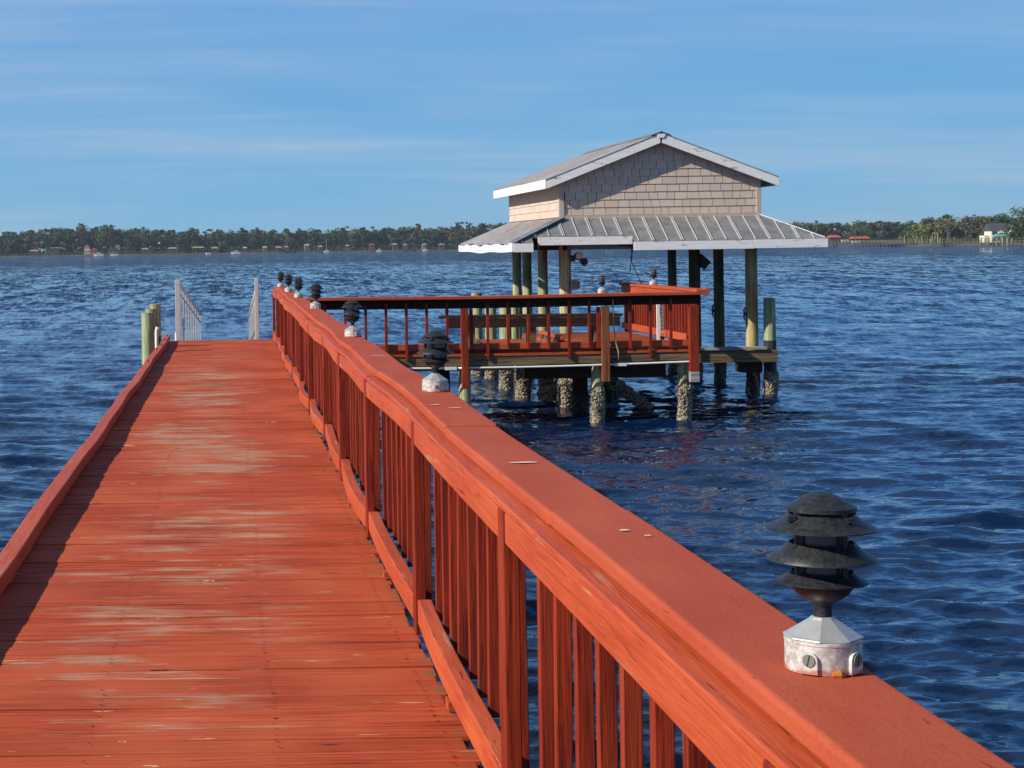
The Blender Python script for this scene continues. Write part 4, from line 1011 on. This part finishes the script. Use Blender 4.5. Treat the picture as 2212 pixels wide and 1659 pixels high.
# banks
def bank(xa, xb, Y, depth, name='ground', z=.55):
    mb = MB(); m = 40; pts = []
    for i in range(m + 1):
        x = xa + (xb - xa) * i / m; X = at(x, Y) ; dy = 4 * math.sin(i * 1.3)
        pts.append((X, Y + dy))
    for (a, b_) in zip(pts[:-1], pts[1:]):
        mb.quad((a[0], a[1], -.3), (b_[0], b_[1], -.3), (b_[0], b_[1] + 3, z), (a[0], a[1] + 3, z)); mb.quad((a[0], a[1] + 3, z), (b_[0], b_[1] + 3, z), (b_[0] * 1.3, b_[1] + depth, z + 1.5), (a[0] * 1.3, a[1] + depth, z + 1.5))
    t = NT('shore_grass_' + str(int(Y))); n1 = t.noise(t.map(), .12, 5)
    tag(mb.build(name, t.fin(t.mix(n1, (0.035, 0.05, 0.02), (0.08, 0.085, 0.045)), .9)), kind='structure')
bank(-400, 1800, 1176, 700); bank(1650, 2700, 1070, 700)
# individual emergent trees over the woods
M['pine'] = M['leaf']
def tall_tree(xd, Y, top, w, tint, label, kind='pine', group='tall trees standing above the far woods'):
    X = at(xd, Y); t = thing('pine_tree' if kind == 'pine' else 'tree', label, 'tree', (X, Y, .5), group)
    mb = MB(); mb.tube([(X, Y, .5), (X + .3, Y, top * .5), (X, Y, top - 1)], [.45, .3, .12], 6).build('trunk', M['bark'], t, smooth=True)
    lv = Leaves()
    if kind == 'pine':
        for i in range(7):
            zz = top - 1 - random.random() * top * .30; a = random.random() * 6.28; rr = w * random.uniform(.1, .5)
            lv.blob((X + rr * math.cos(a), Y + rr * math.sin(a), zz), (w * .26, w * .26, w * .13), 26, .7, tint, .04, .2)
    else:
        crown(lv, X, Y, .5, top - .5, w, tint, 14, .8, 34, .3)
    lv.build('crown', t)
tall = [(20, 17.2, 7, .1), (118, 20.5, 8, .15), (172, 21.6, 7, .62), (225, 21, 9, .6), (238, 21.2, 8, .2), (305, 20, 6, .5), (370, 17, 6, .1), (412, 18.2, 6, .1), (460, 18, 6, .05), (528, 17.5, 5, .05), (552, 17.8, 6, .05), (620, 16.6, 5, .1), (645, 16.8, 6, .08), (745, 17.8, 6, .05), (782, 17.4, 6, .08), (808, 16.8, 6, .1), (905, 18.2, 6, .62), (992, 19, 6, .05), (1014, 19.3, 6, .08), (1040, 19.4, 7, .1)]
nmz = ['at the far left edge of the picture', 'over the gap left of the low boathouses', 'where the left woods are tallest', 'over the white cruiser', 'just right of the tallest group', 'above the house with pale gables', 'over the dip of the left woods', 'left of the near pilings', 'over the gangway slats', 'over the right gangway post', 'above the first black lamps', 'left of the rail lamps', 'right of the rail lamps', 'above the little white boathouse', 'above the sailboat mast', 'just right of the sailboat', 'grey and mossy near the boathouse eave', 'two steps left of the boathouse roof', 'one step left of the boathouse roof', 'touching the boathouse roof edge']
for (q, nm) in zip(tall, nmz): tall_tree(q[0], 1192, q[1], q[2], q[3], 'tall tree top rising above the far woods, ' + nm)
for (xd, tp, nm) in ((1768, 15, 'right beside the skirt roof corner'), (1800, 15.2, 'left of the red roofed boat sheds'), (1905, 15.4, 'above the grey shed on the long pier'), (1940, 14.2, 'left of the bright willow trees')):
    tall_tree(xd, 1082, tp, 6.5, .12, 'tall tree top in the distant right woods, ' + nm, 'pine', 'tall trees standing above the far woods')
# the right hand point: bigger, nearer trees
def broad_tree(xd, Y, top, w, tint, label, trunk=1.0, dens=60, n=22, leaf=.55, low=.12, name='tree', jit=.05):
    X = at(xd, Y); t = thing(name, label, 'tree', (X, Y, .6), 'trees on the near right shore')
    mb = MB(); mb.tube([(X, Y, .6), (X + .2, Y, top * .35), (X, Y, top * .7)], [.38, .28, .1], 7)
    for k in range(5):
        a = R(72 * k + 20); z0 = top * random.uniform(.28, .45); mb.tube([(X + .1, Y, z0), (X + w * .2 * math.cos(a), Y + w * .2 * math.sin(a), z0 + top * .2), (X + w * .33 * math.cos(a), Y + w * .33 * math.sin(a), z0 + top * .38)], [.16, .1, .04], 5)
    mb.build('trunk', M['bark'], t, smooth=True)
    lv = Leaves(); crown(lv, X, Y, .6, top - .6, w, tint, n, leaf, dens, low); lv.build('crown', t)
    return t
bank(1945, 2800, 712, 300, z=1.0)
rt = [(1985, 745, 8.5, 8, .93, 'olive willow at the left tip of the right shore'), (2010, 742, 9.5, 9, .9, 'second olive willow from the left tip of the right shore'), (2032, 740, 11.0, 10, .85, 'olive tree behind the leafless tree on the right shore'),
      (2060, 744, 11.5, 9, .9, 'yellow green tree right of the leafless one'), (2088, 742, 11.2, 9, .66, 'grey mossy oak in the middle of the right shore'), (2112, 740, 11.8, 9, .7, 'mossy oak left of the white house'), (2132, 735, 11.3, 8, .62, 'drooping mossy oak touching the white house'),
      (2155, 770, 12.4, 12, .28, 'dark tree behind the roof of the white house'), (2206, 700, 15.6, 13, .30, 'large dark green tree at the right edge of the picture'), (2240, 712, 17, 13, .32, 'dark green tree past the right edge'), (2180, 775, 12.2, 10, .3, 'dark tree right behind the white house chimney side'),
      (2045, 760, 12.6, 8, .1, 'dark pine top above the olive trees'), (2005, 765, 12.3, 6, .62, 'flat topped mossy tree above the willows'), (1965, 770, 8.6, 8, .35, 'low green tree where the right shore meets the distant woods')]
for q in rt: broad_tree(q[0], q[1], q[2], q[3], q[4], q[5])
# leafless tree
X = at(2048, 728); lt = thing('bare_tree', 'leafless grey tree with spreading branches on the right shore', 'tree', (X, 728, .6))
mb = MB(); rb = random.Random(9)
def br(p, d, l, r, k):
    e = p + d * l; mb.tube([p, e], [r, r * .65], 5)
    if k == 0: return
    for _ in range(3):
        nd_ = (d + Vector((rb.uniform(-.6, .6), rb.uniform(-.4, .4), rb.uniform(-.05, .4)))).normalized(); br(e, nd_, l * rb.uniform(.6, .85), r * .6, k - 1)
br(Vector((X, 728, .6)), Vector((0, 0, 1)), 2.8, .34, 5); mb.build('trunk', M['bark'], lt)
# low shrubs along the right bank (one mass)
lv = Leaves()
for i in range(60):
    x = random.uniform(1955, 2300); Y = 722 + random.uniform(0, 14); h = random.uniform(1.5, 3.4)
    lv.blob((at(x, Y), Y, .6 + h * .5), (2.4, 2, h * .6), 36, .4, random.choice((.05, .1, .3, .4, .6)), .05, .3)
tag(lv.build('shrubs'), 'low shrubs along the bank of the right shore', 'shrubs', kind='stuff')

# white house on the right shore
def mat1(name, c, r=.7): return NT(name).fin(c, r)
M['hw'] = mat1('cream_siding', (.66, .60, .48)); M['slate'] = mat1('dark_slate_roof', (.05, .06, .075)); M['teal'] = mat1('green_metal_porch', (.10, .30, .22)); M['win'] = mat1('window_glass', (.03, .04, .05), .15)
M['redroof'] = mat1('red_shed_roof', (.42, .075, .035)); M['greyroof'] = mat1('grey_shed_roof', (.20, .21, .22)); M['tanroof'] = mat1('tan_shed_roof', (.26, .23, .19)); M['whiteroof'] = mat1('white_shed_roof', (.32, .32, .30)); M['brick'] = mat1('orange_brick', (.36, .15, .08))
M['pierwood'] = mat1('grey_pier_timber', (.125, .105, .085)); M['hull'] = mat1('white_hull', (.44, .45, .46), .4); M['hullr'] = mat1('orange_hull', (.50, .14, .05), .4); M['brownroof'] = mat1('brown_roof', (.17, .09, .07)); M['cream'] = mat1('cream_wall', (.56, .50, .38))
hy = 720.0; X = at(2164, hy); ho = thing('house', 'cream two storey house with dark roof and green porch on the right shore', 'house', (X, hy, 1.0))
def prism(x0, x1, y0, y1, z0, z1, ov=.4):   # gable roof, ridge along x
    ym = (y0 + y1) / 2; mb = MB(); mb.v = [(x0 - ov, y0 - ov, z0), (x1 + ov, y0 - ov, z0), (x1 + ov, y1 + ov, z0), (x0 - ov, y1 + ov, z0), (x0 - ov, ym, z1), (x1 + ov, ym, z1)]
    mb.f = [(0, 1, 5, 4), (2, 3, 4, 5), (1, 2, 5), (3, 0, 4), (3, 2, 1, 0)]; mb.c = [.5] * 5; return mb
def prismy(x0, x1, y0, y1, z0, z1, ov=.4):
    xm = (x0 + x1) / 2; mb = MB(); mb.v = [(x0 - ov, y0 - ov, z0), (x1 + ov, y0 - ov, z0), (x1 + ov, y1 + ov, z0), (x0 - ov, y1 + ov, z0), (xm, y0 - ov, z1), (xm, y1 + ov, z1)]
    mb.f = [(0, 1, 4), (1, 2, 5, 4), (2, 3, 5), (3, 0, 4, 5), (3, 2, 1, 0)]; mb.c = [.5] * 5; return mb
MB().box(X - 4, X + 3, hy, hy + 7, 1.0, 5.6).build('wall', M['hw'], ho)
MB().box(X + 3, X + 5.2, hy - 2, hy + 6, 1.0, 6.0).build('wall', M['hw'], ho)
prism(X - 4, X + 3, hy, hy + 7, 5.6, 8.6).build('roof', M['slate'], ho)
prismy(X + 2.9, X + 5.4, hy - 2, hy + 6, 6.0, 8.0).build('roof', M['slate'], ho)
MB().box(X - 6.3, X - 4, hy + 1, hy + 6, 1.0, 3.8).build('wall', M['hw'], ho)
MB().hexa([(X - 3.5, hy - 3.2, 3.3), (X + 7, hy - 4.2, 3.3), (X + 7, hy, 3.3), (X - 3.5, hy, 3.3), (X - 2.5, hy - 1.5, 4.1), (X + 6, hy - 1.5, 4.1), (X + 6, hy - .02, 4.3), (X - 2.5, hy - .02, 4.3)]).build('porch_roof', M['teal'], ho)
prismy(X - 1.5, X + .9, hy - .6, hy + 1, 4.6, 5.7, .1).build('dormer', M['hw'], ho)
for (wx, wz) in ((-3.2, 4.6), (-2.2, 4.6), (-.2, 4.3), (1.6, 4.6), (-2.8, 2.0), (-.5, 2.0), (1.5, 2.0)):
    f = MB().box(X + wx - .42, X + wx + .42, hy - .06, hy - .01, wz - .55, wz + .65).build('window', M['win'], ho)
for wx in (3.5, 4.4): MB().box(X + wx - .32, X + wx + .32, hy - 2.06, hy - 2.01, 4.3, 5.5).build('window', M['win'], ho)
for k in range(6): MB().box(X - 3.2 + k * 1.9, X - 3.0 + k * 1.9, hy - 3.1, hy - 2.9, 1.0, 3.3).build('porch_post', M['hw'], ho)

def shed(xd, Y, wpx, roof, label, zr=3.0, rise=.9, depth=5, posts_=4, body=None, hip=True, grp='small boathouses along the far shore', floor=.9):
    X = at(xd, Y); w = wpx * Y / 3950.0; t = thing('boat_shed', label, 'boathouse', (X, Y, 0), grp)
    x0, x1 = X - w / 2, X + w / 2; ym = Y + depth / 2; i_ = w * .22 if hip else 0
    rb_ = MB(); rb_.v = [(x0, Y, zr), (x1, Y, zr), (x1, Y + depth, zr), (x0, Y + depth, zr), (x0 + i_, ym, zr + rise), (x1 - i_, ym, zr + rise)]; rb_.f = [(0, 1, 5, 4), (2, 3, 4, 5), (1, 2, 5), (3, 0, 4), (3, 2, 1, 0)]; rb_.c = [.5] * 5
    rb_.build('roof', M[roof], t)
    for k in range(posts_):
        xx = x0 + w * .08 + w * .84 * k / (posts_ - 1)
        for yy in (Y + .4, Y + depth - .4): MB().box(xx - .13, xx + .13, yy - .13, yy + .13, -.5, zr).build('post', M['pierwood'], t)
    MB().box(x0 + .2, x1 - .2, Y + .2, Y + depth - .2, floor - .18, floor).build('deck', M['pierwood'], t)
    if body: MB().box(x0 + w * .15, x1 - w * .15, Y + .6, Y + depth - .6, floor + .01, zr).build('wall', M[body], t)
def long_pier(x0, x1, Y, label, z=1.1, sp=2.6, tall=0, Y2=None):
    Y2 = Y2 or Y; Xa, Xb = at(x0, Y), at(x1, Y2); t = thing('long_pier', label, 'pier', (Xa, Y, 0), 'piers along the far shores')
    MB().hexa([(Xa, Y, z - .25), (Xb, Y2, z - .25), (Xb, Y2 + 1.6, z - .25), (Xa, Y + 1.6, z - .25), (Xa, Y, z), (Xb, Y2, z), (Xb, Y2 + 1.6, z), (Xa, Y + 1.6, z)]).build('walkway', M['pierwood'], t)
    MB().hexa([(Xa, Y - .05, z + .75), (Xb, Y2 - .05, z + .75), (Xb, Y2 + .05, z + .75), (Xa, Y + .05, z + .75), (Xa, Y - .05, z + .9), (Xb, Y2 - .05, z + .9), (Xb, Y2 + .05, z + .9), (Xa, Y + .05, z + .9)]).build('handrail', M['pierwood'], t)
    m = int((Xb - Xa) / sp)
    for k in range(min(m, 95) + 1):
        q = k / max(1, min(m, 95)); X = Xa + (Xb - Xa) * q; yy = Y + (Y2 - Y) * q; h = z + .9 + (random.uniform(0, tall) if tall and random.random() < .5 else 0)
        MB().box(X - .14, X + .14, yy - .35, yy - .07, -.5, h).build('pile', M['pierwood'], t)
ls = [(73, 1150, 22, 'tanroof', 'tan roofed boat shed at the end of the leftmost far pier', 3.4, None), (117, 1185, 24, 'greyroof', 'large dark boathouse low against the left woods', 5.2, 'brownroof'),
      (313, 1165, 18, 'greyroof', 'small grey boat shed right of the house with pale gables', 3.6, None), (372, 1160, 22, 'tanroof', 'tan roofed shed on tall posts above the near gangway', 3.8, None), (428, 1160, 30, 'tanroof', 'widest tan boathouse on the far shore, beside a dark boat', 4.0, None), (464, 1162, 17, 'tanroof', 'small tan shed right of the widest tan boathouse', 3.6, None),
      (529, 1165, 11, 'whiteroof', 'tiny pale shed just left of the right gangway post', 3.4, None), (572, 1162, 12, 'whiteroof', 'white roofed shed above the farthest rail lamps', 3.6, 'hull'),
      (602, 1165, 16, 'tanroof', 'low tan roofed shed right of the farthest lamps', 3.4, None), (619, 1170, 9, 'greyroof', 'tiny grey shed beside the low tan one', 3.6, None), (663, 1163, 13, 'whiteroof', 'white two storey boathouse on the far shore', 4.6, 'hull'), (692, 1165, 12, 'tanroof', 'tan shed just left of the sailboat', 3.4, None),
      (751, 1165, 10, 'tanroof', 'small brown shed between the sailboat and the brick boathouse', 3.8, None), (804, 1165, 12, 'brownroof', 'orange brick boathouse with brown roof on the far shore', 4.2, 'brick'), (854, 1165, 12, 'tanroof', 'tan shed right of the white cruiser', 4.2, 'pierwood'), (876, 1172, 9, 'greyroof', 'small grey shed low in the trees, mid shore', 3.8, None), (917, 1168, 10, 'tanroof', 'cream shed near the boathouse corner', 3.8, 'cream'), (955, 1165, 14, 'greyroof', 'flat grey shed nearest the boathouse corner', 3.6, None)]
for (xd, Y, w, rf, lb, zr, body) in ls: shed(xd, Y, w, rf, lb, zr, .9, 6, 4, body)
def house(xd, Y, wpx, wall_, roof, label, h=3.6, rise=2.0):
    X = at(xd, Y); w = wpx * Y / 3950; t = thing('house', label, 'house', (X, Y, .8), 'houses on the far left shore')
    MB().box(X - w / 2, X + w / 2, Y, Y + 7, .8, .8 + h).build('wall', M[wall_], t); prismy(X - w / 2, X + w / 2, Y, Y + 7, .8 + h, .8 + h + rise, .3).build('roof', M[roof], t)
    for k in (-.25, .25): MB().box(X + w * k - .5, X + w * k + .5, Y - .06, Y - .02, 2.0, 3.3).build('window', M['win'], t)
house(188, 1186, 12, 'cream', 'brick', 'cream house with orange gable on the far left shore', 4.2, 2.4)
house(203, 1184, 18, 'brick', 'redroof', 'brown red roofed house behind the white cruiser', 2.6, 1.6)
house(243, 1186, 20, 'pierwood', 'brownroof', 'dark brown boathouse house beside the pale gables', 3.0, 1.8)
house(254, 1188, 11, 'hull', 'cream', 'white gabled house on the far left shore', 4.6, 2.0)
long_pier(-40, 116, 1140, 'long pier crossing the left edge of the far shore', 1.3, 2.4)
long_pier(128, 205, 1160, 'pier left of the white cruiser on the far shore', 1.3, 2.4)
long_pier(228, 400, 1158, 'longest pier on the left far shore, under the pale gabled house', 1.3, 2.6)
long_pier(505, 600, 1160, 'far pier behind the gangway and first lamps', 1.3, 2.6)
long_pier(625, 760, 1160, 'far pier under the sailboat', 1.3, 2.6)
long_pier(770, 960, 1160, 'far pier running up to the boathouse corner', 1.2, 2.8)
def boat(xd, Y, wpx, label, hull='hull', cabin=True, mast=0, z=.0, name='boat', cat='boat'):
    X = at(xd, Y); w = wpx * Y / 3950; t = thing(name, label, cat, (X, Y, z), 'boats moored along the far shores')
    mb = MB(); hh = max(.9, w * .16)
    P = []
    for (zq, k, dl) in ((z - .1, .82, .0), (z + hh, 1.0, w * .06)):
        P.append([(X - w / 2 * k - (dl if zq > z else 0), Y, zq), (X - w * .25 * k, Y - w * .13, zq), (X + w / 2 * k, Y - w * .12, zq), (X + w / 2 * k, Y + w * .12, zq), (X - w * .25 * k, Y + w * .13, zq)])
    n_ = 5; mb.v = P[0] + P[1]; mb.f = [tuple(range(n_))[::-1], tuple(range(n_, 2 * n_))] + [(i, (i + 1) % n_, n_ + (i + 1) % n_, n_ + i) for i in range(n_)]; mb.c = [.5] * 7
    mb.build('hull', M[hull], t)
    if cabin:
        c_ = MB().hexa([(X - w * .2, Y - w * .09, z + hh), (X + w * .25, Y - w * .09, z + hh), (X + w * .25, Y + w * .09, z + hh), (X - w * .2, Y + w * .09, z + hh), (X - w * .08, Y - w * .08, z + hh * 2), (X + w * .22, Y - w * .08, z + hh * 2), (X + w * .22, Y + w * .08, z + hh * 2), (X - w * .08, Y + w * .08, z + hh * 2)]).build('cabin', M['hull'], t)
        MB().box(X - w * .05, X + w * .2, Y - w * .1, Y - w * .091, z + hh * 1.35, z + hh * 1.75).build('window', M['win'], c_)
    if mast: MB().box(X - .1, X + .1, Y - .1, Y + .1, z + hh, z + mast).build('mast', M['hull'], t)
boat(213, 1120, 24, 'large white cruiser moored at the far left shore'); boat(247, 1145, 18, 'white boat below the pale gabled house', cabin=False)
boat(450, 1150, 14, 'small white boat beside the small tan shed', cabin=False); boat(509, 1145, 22, 'white boat lying on the far shore over the gangway', cabin=True)
boat(705, 1145, 12, 'white sailboat with a bare mast on the far shore', cabin=True, mast=9, name='sailboat', cat='sailboat'); boat(819, 1145, 12, 'white cruiser with orange stripe beside the brick boathouse')
boat(918, 1150, 12, 'small white cruiser near the boathouse corner')
boat(441, 1152, 13, 'dark boat under the widest tan boathouse', hull='slate', cabin=False)
# between the boathouse posts
shed(1190, 1160, 16, 'whiteroof', 'white roofed far shed seen through the boathouse posts', 3.4, .8, 6, 3, 'hull'); shed(1258, 1160, 18, 'tanroof', 'far tan shed seen between the boathouse posts', 3.6, .8, 6, 3); shed(1318, 1160, 16, 'redroof', 'orange roofed far shed seen between the boathouse posts', 3.8, .8, 6, 3, 'brick')
long_pier(1180, 1345, 1155, 'far pier seen through the open boathouse', 1.1, 2.8)
# right side
long_pier(1690, 2290, 742, 'very long pier with many pilings in front of the right shore', 1.7, 1.2, .5, 690)
shed(1806, 760, 28, 'redroof', 'red roofed boat shed nearest the boathouse roof', 3.9, 1.1, 6, 5, None, True, 'red roofed boat sheds', 1.2); shed(1862, 755, 37, 'redroof', 'wider orange red roofed boat shed on the long pier', 3.3, .9, 6, 5, None, False, 'red roofed boat sheds', 1.2)
shed(1959, 770, 20, 'greyroof', 'grey green roofed shed on the long pier', 3.2, .8, 5, 4, None, True, 'small boathouses along the far shore', 1.2)
boat(1825, 735, 18, 'covered boat on a lift between the red roofed sheds', 'hull', False, 0, 2.0); boat(1848, 733, 20, 'white boat on a lift below the wider red shed', 'hull', False, 0, 1.6); boat(1985, 745, 22, 'white pontoon boat by the grey green shed', 'hull', False, 0, 1.9); boat(2010, 738, 7, 'tiny white boat on the long pier', 'hull', False, 0, 1.6)
for i, xd in enumerate([1954, 1966, 1977, 1981, 1986, 1991, 2004, 2010, 2014, 2020, 2026, 2031, 2062, 2104, 2132, 2152, 2162, 2166, 2176, 2188, 2205]):
    Y = 728 - (xd - 1950) * .1; X = at(xd, Y); hgt = random.uniform(2.4, 4.6) if xd < 2060 else random.uniform(2.0, 3.4)
    o = MB().tube([(X, Y, -.5), (X, Y, hgt)], .17, 6).build('mooring_pile', M['pile'], None); tag(o, 'tall mooring pile standing in a row before the right shore', 'piling', 'mooring piles before the right shore')

# ------------------------------------------------------------------ haze
hz_ = MB().box(-2500, 2500, -250, 3200, -1.5, 45).build('haze', None); tag(hz_, kind='stuff')
hm = bpy.data.materials.new('air_haze'); hm.use_nodes = True; hm.node_tree.nodes.remove(hm.node_tree.nodes['Principled BSDF'])
pv = hm.node_tree.nodes.new('ShaderNodeVolumePrincipled'); pv.inputs['Color'].default_value = (0.80, 0.88, 1.0, 1); pv.inputs['Density'].default_value = 0.00010; pv.inputs['Anisotropy'].default_value = 0.3
hm.node_tree.links.new(pv.outputs[0], hm.node_tree.nodes['Material Output'].inputs['Volume']); hz_.data.materials.append(hm)
